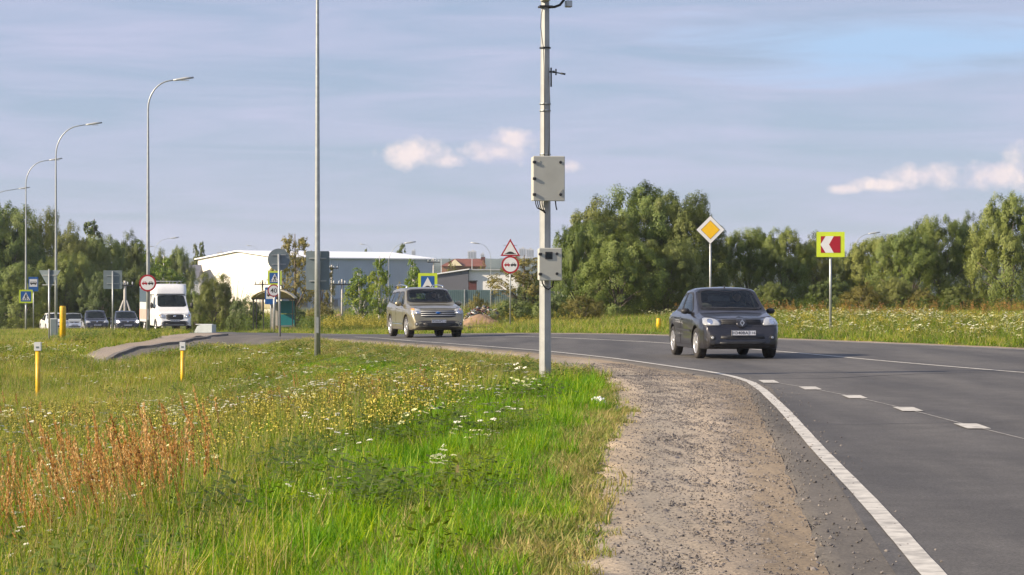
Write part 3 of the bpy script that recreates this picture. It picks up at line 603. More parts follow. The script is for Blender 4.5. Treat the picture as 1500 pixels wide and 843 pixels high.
def p_chevron(mb, cz, w, y=0):
    hh = w * .9; mb.prism(rrect(0, cz, w, hh, w * .02), y - .022, y, FL, SB); a, b_ = w * .70, hh * .66
    mb.prism(rrect(0, cz, a, b_, w * .015), y - .026, y - .0225, WH)
    L_, r_ = -a / 2, a / 2
    for s in (1, -1):                                     # red corners left of the chevron
        mb.prism([(L_, cz + s * b_ / 2), (L_, cz + s * b_ * .04), (L_ + a * .24, cz + s * b_ / 2)], y - .029, y - .0265, RD)
    mb.prism([(r_, cz - b_ / 2), (r_, cz + b_ / 2), (L_ + a * .66, cz + b_ / 2), (L_ + a * .42, cz), (L_ + a * .66, cz - b_ / 2)], y - .029, y - .0265, RD)
def p_diamond(mb, cz, side, y=0):
    d = lambda s: [(0, cz - side * .707 * s), (side * .707 * s, cz), (0, cz + side * .707 * s), (-side * .707 * s, cz)]
    mb.prism(d(1.0), y - .022, y, BK, SB); mb.prism(d(.965), y - .026, y - .0225, WH); mb.prism(d(.66), y - .029, y - .0265, BK); mb.prism(d(.63), y - .032, y - .0295, YE)
def sign(label, px, d, posttop, panels, face=0.0, group=None, r=.035, lean=0.0, name='traffic_sign', cat='road sign', basepy=None):
    x, _ = at(px, d); z0 = h(x, d); t = thing(name, label, cat, (x, d, z0), R(face), group); t.rotation_euler.y = R(lean)
    MB().tube([(0, 0, -.3), (0, 0, zat(posttop, d) - z0)], r, 10).build('post', 'galv', t)
    for fn, cpy, size, kw in panels:
        mb = MB(); y = -r - .012; fn(mb, zat(cpy, d) - z0, size, y=y, **kw) if fn is not p_round else p_round(mb, zat(cpy, d) - z0, size, kw['kind'], y)
        zc = zat(cpy, d) - z0
        for s in (-.25, .25): mb.box((0, y + .02, zc + s * size), (size * .7, .03, .03), GA)
        mb.build('sign_panel', SM, t)
    return t
sign('red triangle hump warning above a round no overtaking sign by the scrap heap', 747.5, 112, 350, [(p_hump, 366.5, .93, {}), (p_round, 387.5, .415, {'kind': 'no_overtaking'})], 0)
sign('diamond priority road sign, yellow on white, on a post before the big willow', 1040.5, 82, 322, [(p_diamond, 336.5, .70, {})], -3)
sign('red and white left chevron on a fluorescent yellow board at the flowering verge', 1216.5, 77, 341, [(p_chevron, 358, .90, {})], -4, r=.04)
sign('blue speed hump sign with fluorescent border, standing behind the olive SUV', 626.5, 118, 402, [(p_humpinfo, 414, .95, {})], 2)
sign('round speed limit 40 sign in front of the bus shelter', 401, 137, 418, [(p_round, 425.5, .36, {'kind': '40'})], 5)
sign('blue pedestrian crossing sign with pale yellow border under the round grey sign back', 402.5, 139.5, 398, [(p_crossing, 407, .80, {})], 4)
sign('blue bus stop sign half hidden behind the speed limit sign', 396.5, 143, 421, [(p_busstop, 433, .68, {})], 3)
sign('blue and white bus stop sign on a thin post, far left', 49, 165, 406, [(p_busstop, 416, .66, {})], 6)
sign('tiny far crossing sign with fluorescent border low among the bushes at the left edge', 26, 230, 460, [(p_crossing, 468, .7, {})], 40)
sign('pedestrian crossing sign with fluorescent border beside the far left lamp post', 38, 153, 425, [(p_crossing, 434, .86, {})], 8)
# signs seen from behind
def back_sign(label, px, d, posttop, outline, cpy, face=180, lean=0.0, r=.035, frame=True, mount=.0):
    x, _ = at(px, d); z0 = h(x, d); t = thing('traffic_sign', label, 'road sign', (x, d, z0), R(0)); t.rotation_euler = (0, R(lean), R(face - 180))
    MB().tube([(0, 0, -.3), (0, 0, zat(posttop, d) - z0)], r, 10).build('post', 'galv', t)
    zc = zat(cpy, d) - z0; mb = MB(); mb.prism([(a, zc + b) for a, b in outline], r + .012, r + .034, SB, GA); w = max(a for a, b in outline)
    for s in (-.35, .35):
        mb.box((0, r + .002, zc + s * w * 1.2), (w * 1.3, .024, .035), GA)
    mb.build('sign_panel', SM, t); return t
back_sign('round grey back of a road sign on a tall leaning post before the bus shelter', 410, 95, 372, ring(0, 0, .44), 380, 186, lean=-.8, r=.045)
back_sign('square grey back of a road sign on a post left of the white truck', 165, 118, 397, rrect(0, 0, .92, .92, .05), 409.5, 184)
back_sign('dark triangular give way sign back on a dark post beside the left lamp posts', 72, 88, 394, [(-.42, .36), (.42, .36), (0, -.36)], 410, 170)

def lamp(label, px, d, top, arm, py_top=None, rbase=.10, back=None, group='tall street lamps', mirror=1, bend_=1.5):
    x, _ = at(px, d); z0 = h(x, d); t = thing('street_lamp', label, 'street lamp', (x, d, z0), 0, group)
    bend = bend_; zt = top
    pts = [(0, 0, -.3), (0, 0, 3), (0, 0, 7 * top / 11), (0, 0, zt - bend - .4)]
    rr = [rbase, rbase * .85, rbase * .62, rbase * .45]
    for i in range(9):
        a = R(90 * i / 8 * .93); pts.append((mirror * (1 - math.cos(a)) * bend * .85, 0, zt - bend + math.sin(a) * bend)); rr.append(rbase * (.42 - .1 * i / 8))
    xe, ze = pts[-1][0], pts[-1][2]; pts.append((mirror * (abs(xe) + arm), 0, ze + arm * .16)); rr.append(rbase * .3)
    MB().tube(pts, rr, 10).build('pole', 'galv', t)
    ex, ez = pts[-1][0], pts[-1][2]; hd = MB(); L_ = .72
    hd.tube([(ex - mirror * .12, 0, ez - .02), (ex + mirror * .05, 0, ez), (ex + mirror * .35, 0, ez + .05), (ex + mirror * L_, 0, ez + .09)], [.035, .05, .058, .035], 10); hd.build('lamp_head', 'galv_far', t)
    MB().box((mirror * (abs(ex) + .36), 0, ez - .035), (.34, .11, .02)).build('lamp_lens', 'lens', t)
    MB().box((0, -rbase * .86, .9), (rbase * .9, .03, .45)).build('service_door', 'galv', t)
    return t
l1 = lamp('tall grey lamp post left of centre with a rectangular sign back on it', 465, 69, 13, 1.2, rbase=.092)
q = MB(); z0 = l1.location.z; q.prism(rrect(.0, zat(396, 69) - z0, .68, 1.12, .04), .11, .13, SB, GA)
for s in (.35, -.3): q.box((0, .095, zat(396, 69) - z0 + s), (.5, .03, .04), GA)
q.build('sign_panel', SM, l1)
l2 = lamp('street lamp carrying the no overtaking sign, left of the white truck', 217, 98, 10.5, .28, rbase=.085, bend_=1.15)
q = MB(); p_round(q, zat(414.5, 98) - l2.location.z, .35, 'no_overtaking', -.10); q.box((0, -.085, zat(414.5, 98) - l2.location.z), (.3, .05, .04), GA); q.build('sign_panel', SM, l2)
lamp('street lamp behind the thick yellow pillar, with a grey box at its foot', 82, 123, 10.9, .52, rbase=.08)
lamp('street lamp standing beside the far left crossing sign', 38, 155, 11.2, .5, rbase=.08)
lamp('street lamp whose arm enters at the left edge above the trees', -14, 186, 11, 1.2, rbase=.08)
lamp('street lamp whose pale head shows low at the left edge against the trees', -14, 262, 9.6, 1.4, rbase=.08)
def farlamp(label, px, top_py, d, w, s=1, mirror=1):
    x, _ = at(px, d); z0 = h(x, d); ht = zat(top_py, d) - z0
    t = lamp(label, px, d, ht, w, rbase=.05, group='far street lamps', mirror=mirror); return t
farlamp('white far street lamp rising over the warehouse wall', 569, 356, 175, .15)
farlamp('far street lamp curving above the brown house roof, arm to the left', 719, 356.5, 230, .1, mirror=-1)
farlamp('far lamp tip above the warehouse ridge left of the round sign back', 379, 360, 400, .2, mirror=-1)
farlamp('far lamp tip above the warehouse roof left of the white far lamp', 545, 358, 380, .1, mirror=-1)
farlamp('far street lamp just right of the lamp with the no overtaking sign', 226, 350, 240, .6)
farlamp('small far street lamp between the lamp post and the far poplars', 237, 361, 330, .1, mirror=-1)
farlamp('far street lamp above the trees right of the chevron board', 1249, 342, 170, .1)
farlamp('far street lamp faint above the trees right of the diamond sign', 1076, 350, 230, .5)

# utility poles
def utility(label, px, d, top, arms=True, brace=False, col='concrete', r=.11):
    x, _ = at(px, d); z0 = h(x, d); hh = zat(top, d) - z0; t = thing('utility_pole', label, 'utility pole', (x, d, z0), R(8), 'concrete utility poles')
    MB().tube([(0, 0, -.3), (0, 0, hh)], [r * 1.1, r * .8], 8).build('pole', col, t)
    if arms:
        MB().box((0, -.1, hh - .35), (1.3, .08, .08)).build('crossarm', 'plastic', t)
        for s in (-.55, -.2, .2, .55): MB().tube([(s, -.1, hh - .31), (s, -.1, hh - .2), (s, -.1, hh - .08)], [.03, .055, .03], 8).build('insulator', 'galv_far', t)
    if brace:
        for s in (-1, 1): MB().tube([(s * 1.05, 0, -.3), (s * .08, 0, hh * .62)], .085, 8).build('brace', col, t)
    return t
t = utility('pale concrete A-frame pole with glass insulators above the dark cars', 183, 175, 411, True, True, r=.12)
t = utility('concrete pole with a dark crossarm before the warehouse side wall', 486, 240, 388, True, col='concrete')
utility('shorter thin concrete pole before the dirt bank by the leafy birches', 501, 160, 409, True, r=.07)
utility('dark wooden pole behind the bus shelter', 384.5, 190, 410, True, col='wood', r=.09)
utility('white pole with equipment right of the warehouse corner', 635, 245, 379, True, r=.09)
utility('slim white pole above the grey shed roof', 646.5, 270, 377.5, False, r=.05, col='galv_far')
utility('slim white pole in front of the brown house roof', 691.5, 270, 378.5, False, r=.05, col='galv_far')

# yellow posts
def ypost(label, px, d, top, r, cap=True, basez=None, name='marker_post', cat='marker post', group=None):
    x, _ = at(px, d); z0 = h(x, d); hh = zat(top, d) - z0; t = thing(name, label, cat, (x, d, z0), 0, group)
    ct = .22 if cap else 0
    if cap:
        MB().tube([(0, 0, -.3), (0, 0, hh - ct)], r, 12).build('post', 'yelpaint', t)
        q = MB().box((0, 0, hh - ct / 2), (r * 2.7, r * 2.4, ct)); q.build('marker_cap', 'white', t)
        MB().box((0, -r * 1.2 - .004, hh - ct * .6), (r * 1.2, .004, ct * .2)).build('stencil_mark', 'signback', t)
    else:
        MB().tube([(0, 0, -.3), (0, 0, hh - .03), (0, 0, hh)], [r, r, r * .93], 20).build('post', 'yelpaint', t)
        MB().tube([(0, 0, hh + .001), (0, 0, hh + .025)], r * .9, 20).build('lid', 'yelpaint', t)
    return t
ypost('yellow marker post with white square cap at the left of the meadow', 55.5, 62, 501, .062, group='yellow posts with white caps')
ypost('yellow marker post with white square cap in the meadow below the white truck', 267.5, 66, 501, .055, group='yellow posts with white caps')
ypost('thick tall yellow pillar beside the left lamp posts', 92, 88, 449, .115, cap=False, name='bollard', cat='bollard')
ypost('short orange-yellow stub post in the weeds behind the dark sedan', 965, 88, 467, .09, cap=False, name='bollard', cat='bollard')
x, d = at(79, 121.5); t = thing('electrical_box', 'grey electrical box at the foot of a left street lamp', 'electrical box', (x, d, h(x, d)))
MB().box((0, 0, .5), (.36, .25, 1.0), bev=.02).build('box_body', 'galv_far', t); MB().box((0, -.14, .55), (.29, .02, .8)).build('door', 'signback', t)
# concrete end block
x, d = at(300, 128); t = thing('concrete_block', 'pale concrete ramped block at the roadside right of the white truck', 'concrete block', (x, d, h(x, d)), R(-6))
MB().prism([(-.55, -.1), (.5, -.1), (.5, .48), (-.12, .48), (-.3, .42)], -.5, .5).build('block_body', mat('painted_concrete', (.55, .60, .58), .8, 0, .1, 3), t)
MB().box((-.02, 0, .50), (.9, .3, .03)).build('top_strip', 'white', t)
# black and white road barrier bar
x, d = at(704, 108); t = thing('road_barrier', 'low black barrier with two white reflectors before the dirt heap', 'barrier', (x, d, h(x, d)))
zb = zat(485.5, 108) - t.location.z; zt = zat(478, 108) - t.location.z
MB().box((0, 0, (zb + zt) / 2), (1.16, .10, zt - zb), bev=.02).build('beam', 'black', t)
for s in (-.1, .38): MB().prism(ring(s, (zb + zt) / 2, .05, 12), -.07, -.052).build('reflector', 'white', t)
for s in (-.45, .45): MB().box((s, .08, zt / 2 - .1), (.08, .06, zt + .1)).build('post', 'galv_far', t)

# ------------------------------------------------------------------ camera pole with cabinets
x, d = at(798.5, 40.6); z0 = h(x, d); PC = thing('camera_pole', 'faceted steel pole with two grey cabinets and traffic cameras on the grass edge', 'traffic camera pole', (x, d, z0), R(10))
zz = lambda py: zat(py, d) - z0; k = d / F; ph = R(-16)
MB().tube([(0, 0, -.3), (0, 0, 3.2), (0, 0, 6.6)], [.103, .092, .070], 8, sm=False, ph=ph).build('pole', mat('camera_pole_zinc', (.36, .37, .36), .5, .3, .12, 5, dirt=(.30, .29, .27), dirt_amt=.5), PC)
def cabinet(px0, px1, py0, py1, dep, hinges, locks, win=None):
    x0, x1 = (px0 - 798.5) * k, (px1 - 798.5) * k; z1, z0_ = zz(py0), zz(py1); cx, cz, w, hh = (x0 + x1) / 2, (z0_ + z1) / 2, x1 - x0, z1 - z0_
    b = MB().box((cx, -.105 - dep / 2, cz), (w - .02, dep, hh - .02), bev=.012).build('cabinet_body', 'cabinet', PC)
    y = -.105 - dep
    dr = MB().box((cx, y - .018, cz), (w, .03, hh), bev=.012)
    for s, ox, oz in ((1, -w * .34, hh * .33), (1, w * .36, -hh * .30)):
        if win is None:
            for i in range(4): dr.box((cx + ox + (i - 1.5) * .018, y - .035, cz + oz + (i - 1.5) * .012), (.005, .006, .03 + .014 * i))
    dr = dr.build('cabinet_door', 'cabinet', b)
    for hz in hinges: MB().box((x0 + .022, y - .03, zz(hz)), (.055, .05, .045), bev=.008).build('hinge', 'plastic', b)
    for lx, lz in locks: MB().tube([((lx - 798.5) * k, y - .03, zz(lz)), ((lx - 798.5) * k, y - .043, zz(lz))], .025, 12).build('lock', 'plastic', b)
    if win: MB().box(((win[0] - 798.5) * k, y - .036, zz(win[1])), (.125, .014, .125), bev=.004).build('meter_window', 'plastic', b); MB().box(((win[0] - 798.5) * k, y - .044, zz(win[1])), (.085, .006, .085)).build('meter_glass', 'glass', b)
    return cx, y
cabinet(775, 822, 230, 295.5, .22, (239, 263, 286), ((815.5, 239), (815.5, 286)))
cabinet(784.5, 818.5, 363.5, 411, .17, (372.5, 401.5), ((811, 372), (811, 401)), (799, 374.5))
for i, ox in enumerate((-.20, -.165, -.13, -.09)):
    MB().tube([(ox, -.2, zz(294)), (ox, -.2, zz(299)), (ox + .03, -.18, zz(305 + i)), (ox * .35, -.12, zz(309)), (-.01 - .01 * i, -.105, zz(312))], .009, 6).build('cable', 'cable', PC)
MB().tube([(.14, -.2, zz(295)), (.15, -.2, zz(303)), (.165, -.2, zz(308))], .011, 6).build('cable', 'cable', PC)
MB().tube([(-.09, -.18, zz(410)), (-.08, -.18, zz(415)), (-.03, -.14, zz(421)), (.03, -.14, zz(424)), (.09, -.16, zz(420)), (.115, -.18, zz(410))], .012, 6).build('cable', 'cable', PC)
MB().tube([(-.04, -.09, zz(8)), (-.085, -.1, zz(22)), (-.095, -.1, zz(40)), (-.07, -.1, zz(58)), (-.045, -.09, zz(72)), (-.035, -.09, zz(98)), (-.03, -.09, zz(150)), (-.03, -.095, zz(229))], .006, 6).build('cable', 'cable', PC)
MB().tube([(.05, -.09, zz(112)), (.065, -.1, zz(150)), (.055, -.1, zz(200)), (.04, -.1, zz(230))], .006, 6).build('cable', 'cable', PC)
for py in (70, 152, 162, 226, 418): MB().tube([(0, 0, zz(py) - .012), (0, 0, zz(py) + .012)], .098, 16).build('clamp_band', 'galv' if py != 70 else 'cable', PC)
a = MB().tube([(.10, -.02, zz(99)), (.10, -.02, zz(127))], .014, 8); a.box((.07, -.02, zz(105)), (.08, .03, .03)); a = a.build('antenna_bracket', 'plastic', PC)
MB().tube([(.10, -.03, zz(105)), (.34, -.06, zz(108.5))], .010, 8).tube([(.178, -.05, zz(101)), (.178, -.05, zz(110))], .013, 8).tube([(.12, -.03, zz(105)), (.16, -.04, zz(105.3))], .022, 8).tube([(.26, -.05, zz(107.3)), (.34, -.06, zz(108.5))], .016, 8).build('antenna', 'plastic', a)
# arm with floodlight and cameras at the head
MB().tube([(.05, -.06, zz(11)), (.15, -.08, zz(10.5)), (.24, -.08, zz(7.5)), (.31, -.08, zz(0)), (.34, -.08, zz(-10)), (.34, -.08, zz(-22))], .022, 8).build('camera_arm', 'cable', PC)
MB().box((0, -.02, zz(10)), (.22, .2, .03)).build('arm_clamp', 'cable', PC)
fl = MB().box((.385, -.10, zz(6)), (.11, .13, .11), bev=.012).build('infrared_lamp', 'galv', PC); MB().box((.385, -.168, zz(6)), (.085, .008, .085)).build('lamp_glass', 'lens', fl); MB().tube([(.385, -.1, zz(0)), (.36, -.09, zz(-4))], .014, 8).build('bracket', 'cable', fl)
c = MB().box((-.02, -.18, zz(-3)), (.14, .32, .14), bev=.02).build('traffic_camera', 'cabinet', PC); MB().tube([(-.02, -.34, zz(-3)), (-.02, -.36, zz(-3))], .045, 14).build('camera_lens', 'glass', c)
c = MB().box((.15, -.16, zz(-6)), (.12, .3, .12), bev=.02).build('traffic_camera', 'galv_far', PC); MB().tube([(.15, -.31, zz(-6)), (.15, -.33, zz(-6))], .04, 14).build('camera_lens', 'glass', c)
# litter on the shoulder
def blob(name, label, cat, px, py, r, m, seed):
    x, d = G(px, py); bm = bmesh.new(); bmesh.ops.create_icosphere(bm, subdivisions=4, radius=1); rr = random.Random(seed)
    o = [Vector((rr.uniform(-1, 1), rr.uniform(-1, 1), rr.uniform(-1, 1))) for _ in range(26)]
    for v in bm.verts:
        n = sum(math.sin(v.co.dot(q) * (5 + i * .6) + i) for i, q in enumerate(o)) / 26; k = 1 + .95 * n
        v.co = Vector((v.co.x * r[0] * k, v.co.y * r[1] * k, max(0, v.co.z * .8 + .35) * r[2] * k))
    me = bpy.data.meshes.new(name); bm.to_mesh(me); bm.free(); me.materials.append(m); o = link(name, me, None, (x, d, h(x, d) + .05)); tag(o, label, cat); return o
blob('plastic_bag', 'crumpled white plastic bag lying at the edge of the grass and gravel', 'litter', 876, 598, (.095, .12, .085), mat('thin_white_plastic', (.78, .77, .74), .5, 0, .05, 9), 2)
x, d = G(669, 727); q = MB().add([(0, 0, 0), (.028, .01, .05), (.022, .0, .10), (.012, -.01, .14), (-.008, .0, .09), (-.012, .012, .04)], [(0, 1, 5), (1, 2, 4, 5), (2, 3, 4)])
tag(q.build('dry_leaf', mat('dry_leaf', (.55, .38, .2), .7, 0, .15, 30), None, (x, d, h(x, d) + .12)), 'curled tan dry leaf standing up in the short grass', 'leaf')
# ------------------------------------------------------------------ vehicles (local +X forward, +Y the driver's left, Z up)
def lerp(tab, x): return np.interp(x, [a for a, _ in tab], [b for _, b in tab])
def loft(P):
    L = P['L']; wr = P['wheel_r']; ax = P['axles']; Wd = P['W'] / 2
    xs = set(np.round(np.arange(-L / 2, L / 2 + 1e-6, .03), 4)) | {round(s * (L / 2 - e), 4) for s in (-1, 1) for e in (0, .008, .02, .035, .055, .08, .11)}
    for a, _ in P['top']: xs.add(round(a, 4))
    xs = sorted(xs); rings = []
    for x in xs:
        zt = float(lerp(P['top'], x)); zb = float(lerp(P['bot'], x)); belt = min(float(lerp(P['belt'], x)), zt - .012); w = Wd * float(lerp(P['plan'], x)); rf = float(lerp(P['roofw'], x)) * Wd
        rf = min(rf, w * .93)
        for a in ax:
            if abs(x - a) < P['arch']: zb = max(zb, wr + math.sqrt(P['arch'] ** 2 - (x - a) ** 2))
        hgt = max(zt - belt, .012)
        cab = min(1, max(0, (hgt - .1) / .3))
        e = .05 * cab + .012
        key = [(0, zt), (rf * .35, zt - .004 - .004 * cab), (rf * .7, zt - .014 - .006 * cab), (rf * .9, zt - e * .55), (rf, zt - e), (rf + (w - rf) * .10, zt - e - (hgt - e) * .10)]
        for q in (.22, .34, .46, .58, .70, .82, .92): key.append((rf + (w * .955 - rf) * q + .012 * math.sin(q * 3.14) * cab, zt - e - (hgt - e) * q))
        key += [(w * .962, belt - .0), (w * .985, belt - .035), (w, belt - .10), (w * 1.0, belt - .22), (w * .992, .50), (w * .998, .42), (w * .995, .34), (w * .97, zb + .015), (w * .93, zb), (w * .55, zb + .005), (0, zb)]
        out = []; prev = 9
        for y, z in key:
            z = max(z, zb if z > zb else z); z = min(z, prev); z = max(z, zb); out.append((y, z)); prev = z
        rings.append([(x, y, z) for y, z in out] + [(x, -y, z) for y, z in out[-2:0:-1]])
    n = len(rings[0]); v = [p for r in rings for p in r]; f = []
    for i in range(len(rings) - 1):
        for k in range(n): f.append((i * n + k, (i + 1) * n + k, (i + 1) * n + (k + 1) % n, i * n + (k + 1) % n))
    f.append(tuple(range(n))); f.append(tuple(len(v) - 1 - i for i in range(n)))
    return v, f
def dens(o, step=.05):
    r = []
    for i in range(len(o)):
        a, b = np.array(o[i]), np.array(o[(i + 1) % len(o)]); k = max(1, int(np.linalg.norm(b - a) / step))
        for j in range(k): r.append(tuple(a + (b - a) * j / k))
    return r
def chaikin(o, n=1, cut=.25):
    for _ in range(n): o = [tuple(np.array(a) * (1 - q) + np.array(b) * q) for a, b in zip(o, o[1:] + o[:1]) for q in (cut, 1 - cut)]
    return o
def patch(bvh, outline, axis, off=.004, step=.05, rings=5, center=None, skirt=True):
    """a sheet that follows the body under the given outline (front: y,z / side: x,z / top: x,y)"""
    o = dens(outline, step); c = np.mean(o, axis=0) if center is None else np.array(center); mb = MB()
    pts = []
    def cast(a, b):
        if axis == 'f': og, dr = Vector((8, a, b)), Vector((-1, 0, 0))
        elif axis == 'r': og, dr = Vector((-8, a, b)), Vector((1, 0, 0))
        elif axis == 'l': og, dr = Vector((a, 8, b)), Vector((0, -1, 0))
        elif axis == 'R': og, dr = Vector((a, -8, b)), Vector((0, 1, 0))
        else: og, dr = Vector((a, b, 8)), Vector((0, 0, -1))
        hit = bvh.ray_cast(og, dr)
        return (hit[0], hit[1] if hit[1].dot(dr) < 0 else -hit[1]) if hit[0] else None
    n = len(o); vs = []; last = cast(*c)
    for r in range(rings + 1):
        s = 1 - r / (rings + .0) * .999
        for p in o:
            q = c + (np.array(p) - c) * s; hit = cast(*q) or last; last = hit; vs.append(hit[0] + hit[1] * off)
    k = len(vs); fs = [(r * n + i, r * n + (i + 1) % n, (r + 1) * n + (i + 1) % n, (r + 1) * n + i) for r in range(rings) for i in range(n)]
    if skirt:
        for p in o:
            hit = cast(*p) or last; vs.append(hit[0] - hit[1] * .012)
        fs += [(i, (i + 1) % n, k + (i + 1) % n, k + i) for i in range(n)]
    return mb.add(vs, fs, 0, True)
def inpoly(p, o):
    x, y = p; c = False
    for (x0, y0), (x1, y1) in zip(o, o[1:] + o[:1]):
        if (y0 > y) != (y1 > y) and x < (x1 - x0) * (y - y0) / (y1 - y0) + x0: c = not c
    return c
def shrink(o, e):
    c = np.mean(o, axis=0); r = []
    for p in o:
        d = np.array(p) - c; L_ = np.linalg.norm(d); r.append(tuple(c + d * (1 - e / L_)))
    return r
def cut_windows(v, f, P):
    keep = []; ws = shrink(P['windshield'], .03); rw = shrink(P['rearwin'], .03); sw = [shrink(w, .03) for w in P['sidewin']]; xf_ = max(x for x, z in P['top'] if z > P['H_belt'] * 1.0 and x > 0); 
    for q in f:
        if len(q) != 4: keep.append(q); continue
        c = sum((Vector(v[i]) for i in q), Vector()) / 4; n = (Vector(v[q[2]]) - Vector(v[q[0]])).cross(Vector(v[q[3]]) - Vector(v[q[1]])); n = n.normalized() if n.length > 1e-9 else n
        cut = (c.z > P['H_belt'] and c.x > .1 and abs(n.x) > .35 and inpoly((c.y, c.z), ws)) or (c.z > P['H_belt'] and c.x < -.6 and abs(n.x) > .3 and abs(n.y) < .7 and inpoly((c.y, c.z), rw))
        cut = cut or (abs(n.y) > .6 and any(inpoly((c.x, c.z), w) for w in sw))
        if not cut: keep.append(q)
    return keep
def band_patch(bvh, outline, axis, off, w):
    o = dens(outline, .05); i_ = shrink(o, w); n = len(o); vs = []; last = None
    for ring_ in (shrink(o, -.012), i_):
        for a, b in ring_:
            og, dr = {'f': ((8, a, b), (-1, 0, 0)), 'r': ((-8, a, b), (1, 0, 0)), 'l': ((a, 8, b), (0, -1, 0)), 'R': ((a, -8, b), (0, 1, 0))}[axis]
            hit = bvh.ray_cast(Vector(og), Vector(dr)); nn = hit[1] if hit[1].dot(Vector(dr)) < 0 else -hit[1]; vs.append(hit[0] + nn * off)
    return MB().add(vs, [(k, (k + 1) % n, n + (k + 1) % n, n + k) for k in range(n)], 0, True)
def interior(P, t):
    zb = P['H_belt']; x0 = P['seat_x']
    MB().box((x0 + .98, 0, zb - .08), (.42, P['W'] * .76, .16), bev=.05).build('dashboard', 'plastic', t)
    for s in (-1, 1):
        q = MB().box((x0 - .12, s * .36, zb - .14), (.14, .46, .62), bev=.05); se = q.build('seat', 'seatcloth', t); MB().box((x0 - .16, s * .36, zb + .29), (.09, .25, .17), bev=.04).build('headrest', 'seatcloth', se)
    MB().box((x0 - 1.05, 0, zb - .10), (.16, P['W'] * .7, .5), bev=.05).build('rear_seat', 'seatcloth', t)
    pts = [(x0 + .60 - .06 * math.sin(a), .36 + .18 * math.cos(a), zb - .04 + .17 * math.sin(a)) for a in np.linspace(0, 2 * math.pi, 25)]
    MB().tube(pts, .015, 6, caps=False).tube([(x0 + .62, .36, zb - .04), (x0 + .9, .36, zb - .12)], .03, 6).build('steering_wheel', 'plastic', t)
    MB().box((x0 + .50, 0, P['mirr_z']), (.03, .22, .06), bev=.01).build('rear_view_mirror', 'plastic', t)
def driver(P, root, label):
    """a seated figure as one skinned body, hands on the wheel"""
    zb = P['H_belt']; x0 = P['seat_x']; B = [(-.02, 0, -.46), (-.03, 0, -.2), (-.02, 0, .05), (0, 0, .16), (.02, 0, .26), (.03, 0, .36), (-.02, .19, .08), (.12, .25, -.12), (.40, .16, -.02), (.50, .15, 0), (-.02, -.19, .08), (.12, -.25, -.12), (.40, -.16, -.02), (.50, -.15, 0), (.40, .11, -.36), (.62, .12, -.66), (.40, -.11, -.36), (.62, -.12, -.66)]
    E = [(0, 1), (1, 2), (2, 3), (3, 4), (4, 5), (2, 6), (6, 7), (7, 8), (8, 9), (2, 10), (10, 11), (11, 12), (12, 13), (0, 14), (14, 15), (0, 16), (16, 17)]
    rad = [.15, .14, .14, .055, .085, .07, .075, .05, .032, .035, .075, .05, .032, .035, .08, .05, .08, .05]
    me = bpy.data.meshes.new('person'); me.from_pydata([(x0 + a, .36 + b, zb + c) for a, b, c in B], E, []); o = link('person', me); me.materials.append(M['jacket'])
    o.matrix_world = Matrix.Translation(root.location) @ Matrix.Rotation(root.rotation_euler.z, 4, 'Z'); sk = o.modifiers.new('skin', 'SKIN'); sk.use_smooth_shade = True; o.modifiers.new('sub', 'SUBSURF').render_levels = 2
    for i, q in enumerate(me.skin_vertices[0].data): q.radius = (rad[i], rad[i] * (.8 if i < 3 else 1)); q.use_root = i == 0
    q = MB().sphere((x0 + .035, .36, zb + .31), (.098, .082, .12), 0, 16).sphere((x0 + .13, .36, zb + .30), (.018, .014, .022), 0, 8)
    for s in (-1, 1): q.sphere((x0 + .03, .36 + s * .082, zb + .305), (.02, .012, .03), 0, 8)
    q.build('face', 'skin', o); MB().sphere((x0 + .015, .36, zb + .355), (.105, .09, .10), 0, 16).build('hair', 'hair', o)
    return tag(o, label, 'person')
def wheel_mesh(r, w, spokes, rr=.66):
    t = MB(); prof = [(r * .62, w * .42), (r * .80, w * .5), (r * .94, w * .48), (r, w * .36), (r * 1.004, 0), (r, -w * .36), (r * .94, -w * .48), (r * .8, -w * .5), (r * .62, -w * .42)]; n = 36; vs = []
    for k in range(n):
        a = 2 * math.pi * k / n; vs += [(q * math.cos(a), y, q * math.sin(a)) for q, y in prof]
    m = len(prof); t.add(vs, [(k * m + j, k * m + j + 1, ((k + 1) % n) * m + j + 1, ((k + 1) % n) * m + j) for k in range(n) for j in range(m - 1)], 0, True)
    t.prism(ring(0, 0, r * .63, 24), -w * .40, -w * .12)
    s = MB(); R0 = r * rr
    prof = [(R0, w * .47), (R0 * .97, w * .50), (R0 * .90, w * .46), (R0 * .86, w * .36), (R0 * .84, .0)]; vs = []
    for k in range(n):
        a = 2 * math.pi * k / n; vs += [(q * math.cos(a), y, q * math.sin(a)) for q, y in prof]
    m = len(prof); s.add(vs, [(k * m + j, k * m + j + 1, ((k + 1) % n) * m + j + 1, ((k + 1) % n) * m + j) for k in range(n) for j in range(m - 1)], 0, True)
    for k in range(spokes):
        a = 2 * math.pi * k / spokes; ca, sa = math.cos(a), math.sin(a)
        for (r0, r1, h0, h1, y0, y1) in ((.10 * r, R0 * .9, .055 * r * 7 / spokes, .085 * r * 7 / spokes, w * .44, w * .40),):
            q = [(r0, -h0), (r1, -h1), (r1, h1), (r0, h0)]
            s.add([(x * ca - z * sa, y0 if i in (0, 3) else y1 + w * .05, x * sa + z * ca) for i, (x, z) in enumerate(q)] + [(x * ca - z * sa, w * .25, x * sa + z * ca) for x, z in q], [(0, 1, 2, 3), (0, 1, 5, 4), (2, 3, 7, 6), (1, 2, 6, 5)])
    s.tube([(0, w * .2, 0), (0, w * .46, 0)], r * .15, 16)
    return t, s
